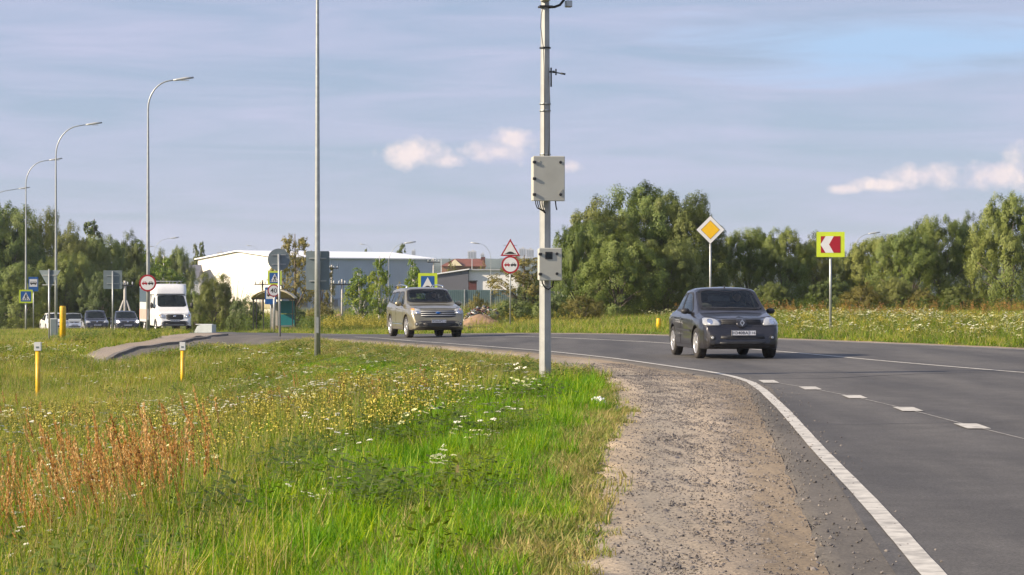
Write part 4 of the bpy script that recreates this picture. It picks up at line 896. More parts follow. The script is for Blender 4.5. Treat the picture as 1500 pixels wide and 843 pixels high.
def side_strip(mb, bvh, pts, w, axis, off=.002):
    """thin dark line along the body (panel gap, wiper, trim)"""
    for a, b in zip(pts, pts[1:]):
        a, b = np.array(a, float), np.array(b, float); L_ = np.linalg.norm(b - a)
        if L_ < 1e-6: continue
        d = (b - a) / L_; n = np.array([-d[1], d[0]]) * w / 2; q = patch(bvh, [tuple(a + n), tuple(a - n), tuple(b - n), tuple(b + n)], axis, off, .08, 1, skirt=False); mb.add(q.v, q.f)
def car(P, label, loc, heading, group=None, cat='car', name='parked_car', steer=0):
    t = thing(name, label, cat, loc, math.atan2(-math.cos(heading), math.sin(heading)), group)
    v, f = loft(P); fb = cut_windows(v, f, P) if P.get('clear') else f; body = MB().add(v, fb, 0, True); ob = body.build('body', P['paint'], t); GLS = 'clearglass' if P.get('clear') else 'glass'
    me = ob.data; me.set_sharp_from_angle(angle=R(32)); bvh = BVHTree.FromPolygons(v, f); det = P.get('detail', 2)
    def part(mb, nm, m, parent=t): return mb.build(nm, m, parent)
    wins = [(P['windshield'], 'f', 'windshield')] + [(w, ax, 'side_window') for ax in ('R', 'l') for w in P['sidewin']] + ([(P['rearwin'], 'r', 'rear_window')] if P.get('rearwin') else [])
    for w, ax, nm in wins:
        o_ = chaikin(w, 2, .10); g_ = part(patch(bvh, o_, ax, .004, .06, 6, skirt=not P.get('clear')), nm, GLS)
        if P.get('clear'):
            part(band_patch(bvh, o_, ax, .007, .055 if nm != 'side_window' else .04), 'window_seal', 'black', g_)
    if P.get('clear'): interior(P, t)
    for s in (1, -1):
        hl = part(patch(bvh, [(y * s, z) for y, z in chaikin(P['headlight'], 1, .16)], 'f', .012, .025, 5), 'headlight', 'lens')
        if P.get('lit'):
            y, z = P['lit']; part(patch(bvh, ring(y * s, z, .085, 14), 'f', .022, .05, 2), 'headlamp_bulb', 'lamp_on', hl)
        elif det > 1:
            y, z = P['bulb']; part(patch(bvh, ring(y * s, z, .055, 14), 'f', .016, .05, 2), 'headlamp_bulb', 'chrome', hl)
        if P.get('amber') and s: part(patch(bvh, [(y * s, z) for y, z in P['amber']], 'f', .016, .03, 3), 'turn_signal', 'amber', hl)
        if P.get('fog'): y, z, r_ = P['fog']; fg = part(patch(bvh, ring(y * s, z, r_, 14), 'f', .006, .05, 3), 'fog_light', 'plastic'); part(patch(bvh, ring(y * s, z, r_ * .5, 14), 'f', .012, .05, 2), 'fog_lens', 'lens', fg)
        if det > 1 and P.get('tail'): part(patch(bvh, [(y * s, z) for y, z in P['tail']], 'r', .008, .05, 3), 'tail_light', 'red')
    g = part(patch(bvh, chaikin(P['grille'], 1, .12), 'f', .006, .05, 5), 'grille', 'plastic')
    if det > 1:
        z0, z1 = min(z for _, z in P['grille']), max(z for _, z in P['grille']); wg = max(abs(y) for y, _ in P['grille'])
        for i in range(P['bars']):
            z = z0 + (z1 - z0) * (i + .8) / (P['bars'] + .6); q = patch(bvh, [(-wg * P['barw'], z - P['bart']), (wg * P['barw'], z - P['bart']), (wg * P['barw'], z + P['bart']), (-wg * P['barw'], z + P['bart'])], 'f', .022, .06, 1, skirt=True)
            part(q, 'grille_bar', P['barmat'], g)
    for o in P['intakes']: part(patch(bvh, chaikin(o, 1, .15), 'f', .005, .05, 3), 'bumper_intake', 'plastic')
    if P.get('cladding'):
        part(patch(bvh, chaikin(P['cladding'], 1, .1), 'f', .003, .07, 4), 'lower_bumper', 'plastic')
    # emblem, licence plate
    def surf(y, z):
        hit = bvh.ray_cast(Vector((8, y, z)), Vector((-1, 0, 0))); return hit[0].x if hit[0] else P['L'] / 2
    e = P.get('emblem')
    if e == 'diamond':
        z = P['emblem_z']; q = patch(bvh, ring(0, z, .115, 20), 'f', .02, .06, 3); em = part(q, 'emblem_panel', P['paint'], g); x = max(surf(0, z + q_) for q_ in (-.08, -.04, 0, .04, .08)) + .034
        q = MB(); o, i_ = [(0, .075), (.055, 0), (0, -.075), (-.055, 0)], [(0, .038), (.024, 0), (0, -.038), (-.024, 0)]
        q.add([(x, a, z + b) for a, b in o] + [(x, a, z + b) for a, b in i_] + [(x - .015, a, z + b) for a, b in o], [(0, 1, 5, 4), (1, 2, 6, 5), (2, 3, 7, 6), (3, 0, 4, 7), (0, 1, 9, 8), (1, 2, 10, 9), (2, 3, 11, 10), (3, 0, 8, 11)]); q.build('emblem', 'chrome', g)
    elif e: z = P['emblem_z']; part(patch(bvh, [(a * P['emblem_w'], z + b * P['emblem_w'] * .42) for a, b in ring(0, 0, 1, 20)], 'f', .032, .06, 2), 'emblem', e, g)
    pz = P['plate_z']; py = P.get('plate_y', 0); x = max(surf(py + s * .25, pz + q_) for s in (-1, 0, 1) for q_ in (-.05, 0, .05)) + .018
    pl = MB().box((x, py, pz), (.012, .52, .112)).build('license_plate', 'plate', t)
    q = MB()
    for dz in (-.053, .053): q.box((x + .008, py, pz + dz), (.003, .52, .005))
    for dy in (-.2575, .2575, .105): q.box((x + .0085, py + dy, pz), (.003, .005, .108))
    q.build('plate_frame', 'black', pl)
    for body_, cy, w_, sz in ((P['text'], -.075, .335, .085), (P['region'], .185, .12, .07)):
        vv, ff = text_mesh(body_, sz, w_); tq = MB().add([(x + .0078, py + cy + a, pz + b * 1.0) for a, b in vv], ff).build('plate_text', 'black', pl)
    # wheels
    wt, ws = wheel_mesh(P['wheel_r'], P['wheel_w'], P['spokes'], P.get('rimr', .66)); wt0 = rim0 = None
    for a in P['axles']:
        for s in (-1, 1):
            yw = s * (P['W'] / 2 - P['wheel_w'] * .5 - .02)
            if wt0 is None:
                wt0 = wt.build('wheel', 'tyre', t); rim0 = ws.build('rim', 'rim', wt0); w = wt0
            else:
                w = wt0.copy(); C.objects.link(w); w.parent = t; r2 = rim0.copy(); C.objects.link(r2); r2.parent = w
            w.location = (a, yw, P['wheel_r']); w.rotation_euler = (0, R(17 * a), 0 if s > 0 else math.pi)
            if a > 0: w.rotation_euler.z += R(steer)
    und = MB().box((0, 0, P['under']), (P['L'] * .86, P['W'] * .70, .07)); und.build('underbody', 'plastic', t)
    if P.get('mirror'):
        mx, my, mz, mw, mh, mm = P['mirror']
        for s in (1, -1):
            q = MB().sphere((mx, s * (my + mw / 2), mz), (.085, mw / 2, mh / 2), 0, 14); q.tube([(mx, s * (my - .12), mz - mh * .35), (mx, s * (my + .04), mz - mh * .25)], .03, 6)
            mo = q.build('side_mirror', mm, t); MB().sphere((mx - .045, s * (my + mw / 2), mz), (.05, mw / 2 * .85, mh / 2 * .85), 0, 12).build('mirror_glass', 'chrome', mo)
    if P.get('handles'):
        for hx, hz in P['handles']:
            for ax, s in (('R', -1), ('l', 1)):
                hit = bvh.ray_cast(Vector((hx, s * 8, hz)), Vector((0, -s, 0)))[0]; MB().box((hx, hit.y + s * .018, hz), (.17, .022, .028), bev=.008).build('door_handle', P.get('handlemat', P['paint']), t)
    if P.get('seams') and det > 1:
        for ax in ('R', 'l'):
            q = MB()
            for s_ in P['seams']: side_strip(q, bvh, s_, .018, ax, .003)
            q.build('door_seams', 'black', t)
        q = MB(); side_strip(q, bvh, P['hoodline'], .012, 'f'); q.build('hood_seam', 'black', t)
        if P.get('trim'):
            for ax in ('R', 'l'): q = MB(); side_strip(q, bvh, P['trim'], .05, ax, .014); q.build('side_trim', P['trimmat'], t)
        if P.get('bumperline'):
            q = MB(); side_strip(q, bvh, P['bumperline'], .012, 'f', .003); q.build('bumper_seam', 'black', t)
        w0, w1, wz = P['wiper']
        for a, b in (((w0, wz), (w1, wz + .02)), ((w0 - .5, wz + .005), (w1 - .5, wz + .03))):
            q = MB(); side_strip(q, bvh, [a, b], .018, 'f', .02); q.build('wiper', 'plastic', t)
    if P.get('rails'):
        x0, x1, y, z = P['rails']
        for s in (1, -1): MB().tube([(x1, s * y, z - .07), (x1 - .12, s * y, z - .005), ((x0 + x1) / 2, s * y, z + .03), (x0 + .12, s * y, z), (x0, s * y, z - .07)], .024, 8).build('roof_rail', 'chrome', t)
    if P.get('aerial'): ax_, az = P['aerial']; MB().tube([(ax_, 0, az - .02), (ax_ - .02, 0, az + .05)], .014, 6).build('aerial', 'plastic', t)
    return t, bvh

SED = dict(L=4.25, W=1.74, wheel_r=.325, wheel_w=.195, axles=(-1.335, 1.295), arch=.385, paint='graphite', H_belt=1.0, seat_x=-.18, mirr_z=1.36, spokes=7, rimr=.68, under=.26,
    top=[(-2.125, .74), (-2.1, .86), (-2.05, .95), (-1.95, 1.0), (-1.6, 1.04), (-1.5, 1.06), (-.95, 1.40), (-.6, 1.495), (-.1, 1.525), (.2, 1.51), (.36, 1.465), (1.04, 1.02), (1.12, .985), (1.6, .905), (1.9, .83), (1.99, .78), (2.03, .72), (2.06, .62), (2.10, .56), (2.125, .50)],
    belt=[(-2.125, .70), (-2, .86), (-1.5, .95), (-.5, .94), (.5, .92), (1.1, .90), (1.6, .84), (1.9, .76), (2.03, .66), (2.125, .48)],
    bot=[(-2.125, .32), (-2.0, .24), (-.9, .20), (.9, .20), (1.9, .21), (2.03, .23), (2.125, .32)],
    plan=[(-2.125, .74), (-2.09, .85), (-1.95, .94), (-1.4, .985), (0, 1), (1.2, .995), (1.7, .975), (1.9, .93), (2.02, .875), (2.09, .80), (2.125, .68)],
    roofw=[(-2.125, .62), (-1.5, .72), (-.8, .735), (0, .75), (.3, .755), (1.05, .85), (1.6, .84), (2.125, .6)], clear=True,
    windshield=[(-.69, 1.035), (.70, 1.035), (.605, 1.468), (-.605, 1.468)], rearwin=[(-.6, 1.09), (.6, 1.09), (.5, 1.36), (-.5, 1.36)],
    sidewin=[[(.78, .985), (-.28, .985), (-.28, 1.40), (.22, 1.40)], [(-.36, .985), (-1.12, 1.0), (-.82, 1.34), (-.36, 1.40)]],
    headlight=[(.44, .705), (.51, .835), (.60, .868), (.77, .862), (.80, .76), (.79, .715)], bulb=(.66, .78), amber=None,
    grille=[(-.44, .725), (.44, .725), (.46, .835), (-.46, .835)], bars=3, barw=.92, bart=.006, barmat='plastic',
    cladding=[(-.80, .25), (.80, .25), (.80, .30), (-.80, .30)], intakes=[[(-.48, .42), (.48, .42), (.46, .50), (-.46, .50)], [(-.50, .32), (.50, .32), (.48, .37), (-.48, .37)]], fog=(.64, .455, .06),
    emblem='diamond', emblem_z=.765, plate_z=.555, plate_y=.02, text='H340BA', region='116',
    mirror=(.62, .84, 1.0, .20, .13, 'plastic'), handles=((-.12, .82), (-1.0, .84)), handlemat='graphite',
    seams=[[(.95, .90), (.98, .62), (.86, .30)], [(-.32, .95), (-.32, .26)], [(-1.16, .95), (-1.05, .7), (-.98, .62)], [(.86, .29), (-.9, .29)]], hoodline=[(-.72, .90), (-.42, .855), (.42, .855), (.72, .90)], bumperline=[(-.79, .695), (-.44, .695), (.44, .695), (.79, .695)],
    trim=[(.8, .58), (-.9, .60)], trimmat='plastic', wiper=(.55, -.05, 1.045), tail=[(.60, .72), (.76, .72), (.72, .92), (.60, .92)], aerial=(.25, 1.505))
hd = R(6.8); fx, fy = (1090 - 750) / 70.0, 50.3; cx, cy = fx - math.sin(hd) * 2.12, fy + math.cos(hd) * 2.12
sedan, _ = car(SED, 'dark graphite sedan with clear headlights driving nearest on the road', (cx, cy, h(cx, cy) + .032), hd, name='sedan', steer=1)
driver(SED, sedan, 'driver in a dark jacket at the wheel of the graphite sedan')
SUV = dict(L=4.95, W=1.98, wheel_r=.385, wheel_w=.245, axles=(-1.43, 1.46), arch=.45, paint='bronze', H_belt=1.20, seat_x=-.10, mirr_z=1.60, spokes=5, rimr=.72, under=.34,
    top=[(-2.475, .95), (-2.46, 1.10), (-2.42, 1.25), (-2.05, 1.66), (-1.9, 1.72), (-1, 1.77), (-.2, 1.785), (.25, 1.765), (.45, 1.71), (1.12, 1.23), (1.2, 1.20), (1.8, 1.135), (2.15, 1.06), (2.25, 1.0), (2.31, .93), (2.37, .78), (2.44, .62), (2.475, .56)],
    belt=[(-2.475, .9), (-2.3, 1.12), (-1, 1.12), (.5, 1.10), (1.2, 1.08), (1.8, 1.04), (2.2, .95), (2.35, .76), (2.475, .52)],
    bot=[(-2.475, .42), (-2.3, .32), (-.9, .27), (.9, .27), (2.2, .28), (2.4, .33), (2.475, .40)],
    plan=[(-2.475, .80), (-2.42, .88), (-2.2, .95), (-1.4, .99), (0, 1), (1.4, .995), (1.95, .975), (2.2, .945), (2.33, .90), (2.42, .84), (2.475, .74)],
    roofw=[(-2.475, .70), (-2, .74), (-1, .755), (.2, .755), (.45, .77), (1.15, .87), (1.8, .87), (2.475, .65)], clear=True,
    windshield=[(-.82, 1.245), (.82, 1.245), (.70, 1.70), (-.70, 1.70)], rearwin=[(-.62, 1.22), (.62, 1.22), (.56, 1.58), (-.56, 1.58)],
    sidewin=[[(.86, 1.18), (-.25, 1.18), (-.25, 1.62), (.32, 1.62)], [(-.36, 1.18), (-1.25, 1.19), (-1.25, 1.60), (-.36, 1.62)], [(-1.34, 1.2), (-2.0, 1.26), (-1.85, 1.56), (-1.34, 1.60)]],
    headlight=[(.60, .85), (.60, 1.0), (.80, 1.04), (.91, 1.0), (.93, .90), (.84, .84)], bulb=(.72, .90), amber=[(.80, .97), (.90, .97), (.90, 1.02), (.80, 1.03)],
    grille=[(-.60, .73), (.60, .73), (.66, .99), (-.66, .99)], bars=3, barw=.93, bart=.011, barmat='galv_far',
    intakes=[[(-.52, .40), (.52, .40), (.56, .56), (-.56, .56)]], fog=(.78, .50, .06), cladding=[(-.92, .31), (.92, .31), (.94, .50), (.62, .62), (-.62, .62), (-.94, .50)],
    emblem='blue', emblem_w=.085, emblem_z=.88, plate_z=.60, text='X966AP', region='116',
    mirror=(.72, .96, 1.20, .25, .19, 'bronze'), handles=((-.10, 1.02), (-1.1, 1.03)), handlemat='bronze',
    seams=[[(1.0, 1.1), (1.02, .75), (.92, .42)], [(-.31, 1.13), (-.31, .38)], [(-1.3, 1.13), (-1.2, .9), (-.98, .7)]], hoodline=[(-.86, 1.10), (-.62, 1.035), (.62, 1.035), (.86, 1.10)],
    trim=[(.95, .50), (-.95, .50)], trimmat='chrome', wiper=(.6, -.1, 1.25), tail=[(.66, 1.0), (.80, 1.0), (.78, 1.25), (.66, 1.25)], rails=(-1.9, .15, .66, 1.83))
hd = R(14); fx, fy = (644.5 - 750) / 41.5, 83; cx, cy = fx - math.sin(hd) * 2.45, fy + math.cos(hd) * 2.45
suv, _ = car(SUV, 'olive bronze SUV with chrome roof rails driving behind the dark sedan', (cx, cy, h(cx, cy) + .032), hd, name='suv', cat='SUV')
driver(SUV, suv, 'driver in a dark jacket at the wheel of the olive SUV')
import copy as _cp
def small(**k):
    p = _cp.deepcopy(SED); p.update(detail=1, fog=None, emblem='chrome', emblem_w=.07, emblem_z=.77, trim=None, aerial=None, text='A000AA', region='16', clear=False); p.update(k); return p
def place(P, label, px, d, deg, name='sedan', cat='car'):
    x, _ = at(px, d); return car(P, label, (x, d + 2, h(x, d + 2) + .032), R(deg), name=name, cat=cat, group='dark and pale cars queuing far left')[0]
place(small(paint='blackpaint', lit=(.66, .78), text='T217EK'), 'black car with both headlights glowing, just left of the white truck', 176, 163, 15)
hb = small(paint='blackpaint', text='O584MH'); hb['top'] = [(a, z * (1.05 if -2 < a < .9 else 1)) for a, z in hb['top']]; hb['cladding'] = [(-.80, .24), (.80, .24), (.78, .36), (-.78, .36)]; hb['windshield'] = [(-.66, 1.05), (.66, 1.05), (.53, 1.52), (-.53, 1.52)]
place(hb, 'black crossover car between the pale cars and the black car with glowing headlights', 131.5, 170, 15, 'hatchback')
place(small(paint='whitepaint', text='C731PO'), 'white car far left, partly behind the dark sign post', 72, 186, 20)
place(small(paint='silver', text='B402TY'), 'pale silver-blue car half behind the thick yellow pillar', 100, 192, 14, 'hatchback')

# white box truck
TR = dict(L=2.9, W=1.96, wheel_r=.35, wheel_w=.2, axles=(.73,), arch=.42, paint='whitepaint', spokes=6, rimr=.6, under=.42, detail=2,
    top=[(-1.45, 2.12), (-.6, 2.16), (-.2, 2.12), (-.05, 2.05), (.52, 1.38), (.60, 1.33), (1.1, 1.16), (1.25, 1.06), (1.33, .92), (1.39, .75), (1.45, .66)],
    belt=[(-1.45, 1.2), (.5, 1.18), (.7, 1.12), (1.1, 1.02), (1.3, .84), (1.45, .62)], bot=[(-1.45, .4), (1.2, .36), (1.35, .36), (1.45, .42)],
    plan=[(-1.45, 1), (.4, 1), (1.0, .97), (1.25, .92), (1.37, .86), (1.45, .76)], roofw=[(-1.45, .86), (-.1, .84), (.55, .88), (1.1, .82), (1.45, .7)],
    windshield=[(-.80, 1.40), (.80, 1.40), (.72, 2.04), (-.72, 2.04)], sidewin=[[(.36, 1.32), (-.45, 1.32), (-.45, 1.92), (-.02, 1.92)]],
    headlight=[(.52, .78), (.52, .98), (.74, 1.04), (.86, .98), (.84, .82)], bulb=(.66, .90), amber=[(.78, .90), (.85, .90), (.85, .96), (.78, .97)],
    grille=[(-.46, .70), (.46, .70), (.48, 1.0), (-.48, 1.0)], bars=3, barw=.9, bart=.01, barmat='plastic', intakes=[[(-.5, .44), (.5, .44), (.5, .54), (-.5, .54)]],
    cladding=[(-.86, .38), (.86, .38), (.86, .66), (-.86, .66)], fog=(.66, .52, .07), emblem='chrome', emblem_w=.08, emblem_z=.9, plate_z=.67, text='Y518CH', region='116',
    mirror=(.32, 1.02, 1.48, .16, .34, 'plastic'), handles=((-.5, 1.1),), seams=[[(.55, 1.15), (.5, .8)], [(-.62, 2.0), (-.62, .45)]], hoodline=[(-.8, 1.08), (-.5, 1.03), (.5, 1.03), (.8, 1.08)], wiper=(.6, -.1, 1.42))
hd = R(17.5); fx, fy = (257 - 750) / 27.0, 129.5; cx, cy = fx - math.sin(hd) * 1.45, fy + math.cos(hd) * 1.45
tr, _ = car(TR, 'white box truck with tall rounded roof fairing and striped cargo box', (cx, cy, h(cx, cy) + .032), hd, name='box_truck', cat='truck')
fa = MB(); n_ = 14; rows = []
for i, (x, w, zt, zb) in enumerate(((-.98, .97, 2.66, 2.1), (-.8, .97, 2.66, 2.1), (-.55, .96, 2.63, 2.1), (-.3, .92, 2.52, 2.1), (-.12, .86, 2.33, 2.06), (-.02, .78, 2.12, 2.04))):
    rows.append([(x, w * math.copysign(abs(math.cos(a)) ** .35, math.cos(a)), zb + (zt - zb) * math.sin(a) ** .35) for a in np.linspace(0, math.pi, n_)])
fa.add([p for r in rows for p in r], [(i * n_ + j, i * n_ + j + 1, (i + 1) * n_ + j + 1, (i + 1) * n_ + j) for i in range(5) for j in range(n_ - 1)], 0, True).build('roof_fairing', 'whitepaint', tr)
MB().box((-2.72, 0, 1.60), (3.4, 2.06, 2.1), bev=.03).build('cargo_box', 'whitepaint', tr)
for s in (-1, 1):
    MB().box((-2.72, s * 1.036, 2.05), (3.3, .01, .8)).build('dark_upper_panel', mat('blue_grey_tarp', (.05, .08, .11), .5, 0, .15, 3), tr)
    MB().box((-2.72, s * 1.036, .98), (3.3, .01, .55)).build('pink_lower_panel', mat('faded_pink_panel', (.58, .32, .27), .6, 0, .1, 3), tr)
    w = wt_ = wheel_mesh(.35, .36, 6, .6); o = w[0].build('wheel', 'tyre', tr); w[1].build('rim', 'rim', o); o.location = (-3.1, s * .80, .35); o.rotation_euler.z = 0 if s > 0 else math.pi
MB().box((-2.4, 0, .47), (4.0, .8, .14)).build('chassis', 'plastic', tr)
rk = MB()
for y in (-.75, 0, .75): rk.tube([(-4.2, y, 2.80), (-1.3, y, 2.80)], .02, 6)
for x in (-4.1, -2.8, -1.4): rk.tube([(x, -.9, 2.80), (x, .9, 2.80)], .02, 6); rk.tube([(x, -.8, 2.64), (x, -.8, 2.80)], .02, 6); rk.tube([(x, .8, 2.64), (x, .8, 2.80)], .02, 6)
rk.build('roof_rack', 'galv', tr)
# ------------------------------------------------------------------ trees
M['willow'] = leafmat('willow_leaves', [(.075, .115, .028), (.115, .165, .038), (.175, .215, .048), (.25, .27, .070)], .18, patch=.22)
M['darkleaf'] = leafmat('dark_leaves', [(.060, .090, .025), (.09, .125, .034), (.135, .16, .036), (.19, .20, .050)], .16, patch=.22)
M['birchleaf'] = leafmat('birch_leaves', [(.07, .13, .02), (.12, .19, .03), (.20, .27, .04), (.34, .33, .04)], .35, patch=.5)
M['shrubleaf'] = leafmat('shrub_leaves', [(.06, .09, .035), (.10, .14, .05), (.16, .20, .06), (.22, .25, .08)], .28, patch=.6)
M['olive'] = leafmat('olive_leaves', [(.085, .085, .022), (.14, .13, .03), (.20, .18, .045), (.26, .22, .07)], .28, patch=.4)
M['yellowleaf'] = leafmat('yellow_leaves', [(.30, .26, .02), (.45, .36, .02), (.55, .40, .03)], .4, patch=.5)
M['bark'] = mat('bark', (.13, .105, .085), .9, 0, .25, 8); M['birchbark'] = mat('birch_bark', (.50, .48, .44), .8, 0, .3, 9)
def unit(r, n):
    v = r.normal(size=(n, 3)); return v / np.linalg.norm(v, axis=1)[:, None]
def quads(P, N, size, droop, r, aspect=2.4):
    """one leaf clump per point: a bent quad with normal near N"""
    n = len(P); t = unit(r, n); t[:, 2] -= droop; t -= N * (t * N).sum(1)[:, None]; t /= np.linalg.norm(t, axis=1)[:, None] + 1e-9; b = np.cross(N, t)
    s = (size * (.6 + .8 * r.rand(n)))[:, None]; w = s / aspect
    v = np.stack([P - t * s * .5, P + b * w * .5 + N * s * .08, P + t * s * .5, P - b * w * .5 - N * s * .02], 1).reshape(-1, 3)
    return v, np.arange(4 * n).reshape(n, 4)
def crown_data(seed, Wd, H, shape='willow', lobes=34, leaves=22000, leaf=.17, low=.0, droop=.4, aspect=2.0):
    r = np.random.RandomState(seed); cs = []; tries = 0
    while len(cs) < lobes and tries < 5000:
        tries += 1; p = r.uniform(-1, 1, 3); q = np.linalg.norm(p) if shape != 'willow' else (np.abs(p) ** 2.9).sum() ** (1 / 2.9)
        if q > 1 or q < .32: continue
        z = (p[2] + 1) / 2
        if shape == 'willow': w = .92 * (.70 + .34 * math.sin(min(1, z * 1.2) * math.pi * .85)) ; rad = .15 + .085 * r.rand()
        elif shape == 'narrow': w = .75 * (1.15 - z) ** .6 + .12; rad = .085 + .05 * r.rand()
        elif shape == 'birch': w = (.55 + .6 * math.sin(z * math.pi)) * .85; rad = .07 + .05 * r.rand()
        else: w = (.85 + .25 * math.sin(z * math.pi)); rad = .16 + .10 * r.rand()
        c = np.array([p[0] * Wd / 2 * w * (1 - .1), p[1] * Wd / 2 * w * .9, H * (low + (1 - low) * (.06 + .86 * z))])
        c *= np.array([1, 1, 1]); R_ = rad * (H + Wd) / 2 * (1.15 if z < .5 else .9)
        if any(np.linalg.norm((c - o[0])) < .42 * (R_ + o[1]) for o in cs): continue
        cs.append((c, R_))
    sub = []
    for c, R_ in cs:
        m = 26; d = unit(r, m); d[:, 2] = d[:, 2] * .9 + .12; k = R_ * (.72 + .28 * r.rand(m))
        cc = np.array([0, 0, H * .42]); od = (c - cc) / (np.linalg.norm(c - cc) + 1e-6)
        for i in range(m):
            if d[i] @ od < -.25: continue
            sub.append((c + d[i] * k[i] * np.array([1, 1, 1.08]), R_ * (.24 + .16 * r.rand()), d[i], c, R_))
    per = max(6, leaves // len(sub)); Ps = []; Ns = []
    for p, s, d, c, R_ in sub:
        u_ = unit(r, per); q = p + u_ * (s * (r.rand(per) ** .45))[:, None]; q[:, 2] -= droop * .25 * s * r.rand(per) ** 2 * 2
        n_ = (u_ * .55 + d * 1.6 + unit(r, per) * .5); Ps.append(q); Ns.append(n_ / np.linalg.norm(n_, axis=1)[:, None])
    P = np.concatenate(Ps); Nn = np.concatenate(Ns); P[:, 2] = np.maximum(P[:, 2], .05 + .2 * r.rand(len(P)))
    # sparse outer sprays for a broken outline
    k = len(P) // 26; idx = r.choice(len(P), k, replace=False); cen = np.array([0, 0, H * .5]); o = P[idx] - cen; o /= np.linalg.norm(o, axis=1)[:, None] + 1e-6
    P2_ = P[idx] + o * (.06 + .22 * r.rand(k))[:, None] * min(1.0, H * .07); P = np.concatenate([P, P2_]); Nn = np.concatenate([Nn, Nn[idx]])
    v, f = quads(P, Nn, leaf, droop, r, aspect); rnd = np.clip(.5 + .25 * r.normal(size=len(f)), 0, 1)
    me_args = (v, f, rnd)
    tr = MB(); base = [c for c, _ in cs]; nt_ = 3 if shape in ('willow', 'shrub') else 1
    for i in range(nt_):
        a = 2 * math.pi * i / nt_ + seed; x0, y0 = (.22 * math.cos(a), .22 * math.sin(a)) if nt_ > 1 else (0, 0); top = (x0 * 4 * (Wd / 6), y0 * 4 * (Wd / 6), H * (.62 if nt_ > 1 else .93))
        rr = .028 * H if nt_ == 1 else .022 * H
        tr.tube([(x0, y0, -.3), (x0 * 1.4 + .05, y0 * 1.4, H * .22), ((x0 + top[0]) / 2, (y0 + top[1]) / 2 + .05, H * .45), top], [rr, rr * .75, rr * .5, rr * .15], 8)
    order = sorted(cs, key=lambda q: -q[1])[:14]
    for c, _ in order:
        z0_ = min(max(.12 * H, c[2] * .45), H * .5); tr.tube([(c[0] * .08, c[1] * .08, z0_), (c[0] * .5, c[1] * .5, z0_ + (c[2] - z0_) * .55), tuple(c)], [.011 * H, .007 * H, .003 * H], 6)
    return me_args, tr
PROTO = {}
def proto(key, seed, Wd, H, leafm, barkm, **k):
    (v, f, rnd), tr = crown_data(seed, Wd, H, **k); me = npmesh('crown', v, f, leafm, rnd)
    o = tr.build('trunk', barkm); tm = o.data; bpy.data.objects.remove(o); PROTO[key] = (me, tm, float(np.percentile(np.abs(v[:, 0]), 98.5)) * 2, float(np.percentile(v[:, 2], 99.7)))
proto('willow1', 1, 8, 7.5, 'willow', 'bark', lobes=34, leaves=72000, leaf=.135)
proto('willow2', 2, 8, 8, 'willow', 'bark', lobes=30, leaves=70000, leaf=.135)
proto('willow3', 3, 9, 7.5, 'darkleaf', 'bark', lobes=36, leaves=74000, leaf=.135)
proto('willow4', 14, 8, 8, 'darkleaf', 'bark', lobes=32, leaves=70000, leaf=.135)
proto('round1', 5, 5, 4.4, 'olive', 'bark', shape='shrub', lobes=24, leaves=17000, leaf=.15)
proto('round2', 6, 5, 4, 'shrubleaf', 'bark', shape='shrub', lobes=22, leaves=15000, leaf=.15)
proto('birch1', 7, 3.0, 7.5, 'birchleaf', 'birchbark', shape='birch', lobes=44, leaves=8500, leaf=.13, low=.06, aspect=1.4)
proto('birch2', 8, 3.2, 7, 'birchleaf', 'birchbark', shape='birch', lobes=40, leaves=8000, leaf=.13, low=.04, aspect=1.4)
proto('poplar', 9, 3.4, 9, 'darkleaf', 'bark', shape='narrow', lobes=36, leaves=12000, leaf=.22)
proto('loose', 10, 6, 9.5, 'olive', 'bark', shape='birch', lobes=36, leaves=9500, leaf=.18, low=.12)
proto('yellow', 11, 1.6, 2.4, 'yellowleaf', 'bark', shape='shrub', lobes=16, leaves=3500, leaf=.10)
_s = random.Random(7)
def tree(key, px, d, top, wpx, label, cat='tree', name=None, group=None, rz=None, ground=None):
    me, tm, w0, h0 = PROTO[key]; x, _ = at(px, d); z0 = h(x, d); H = zat(top, d) - z0; Wd = wpx * d / F
    t = thing(name or ('shrub' if cat == 'shrub' else 'tree'), label, cat, (x, d, z0 - .05), _s.uniform(0, 6.28) if rz is None else rz, group)
    a = link('trunk', tm, t); b = link('crown', me, t)
    for o in (a, b): o.scale = (Wd / w0, Wd / w0, H / h0)
    return t
GR, GL = 'willow row along the right hand meadow', 'thicket on the left behind the cars'
for a in (
    ('willow4', 872, 128, 291, 128, 'left shoulder of the big willow clump, behind the lower pole cabinet'),
    ('willow1', 940, 132, 270, 150, 'tallest middle willow of the big clump left of the diamond sign'),
    ('willow3', 1000, 130, 282, 130, 'dark right hand willow of the big clump, touching the diamond sign'),
    ('willow1', 905, 121, 340, 110, 'lower willow bulging at the front foot of the big clump'),
    ('willow3', 975, 122, 352, 110, 'dark low willow at the front right foot of the big clump, behind the sedan')): tree(*a, group='big willow clump')
tree('willow2', 846, 124, 325, 70, 'slim willow at the left edge of the big clump beside the camera pole', group='big willow clump')
tree('loose', 768, 150, 374, 95, 'airy light green tree behind the red triangle sign')
tree('round2', 752, 122, 436, 62, 'low green shrub at the foot of the triangle sign post', 'shrub')
tree('round2', 806, 118, 425, 55, 'shrub hugging the camera pole from behind, left of the big willow clump', 'shrub')
tree('round1', 855, 116, 428, 62, 'olive shrub at the left foot of the big willow clump', 'shrub')
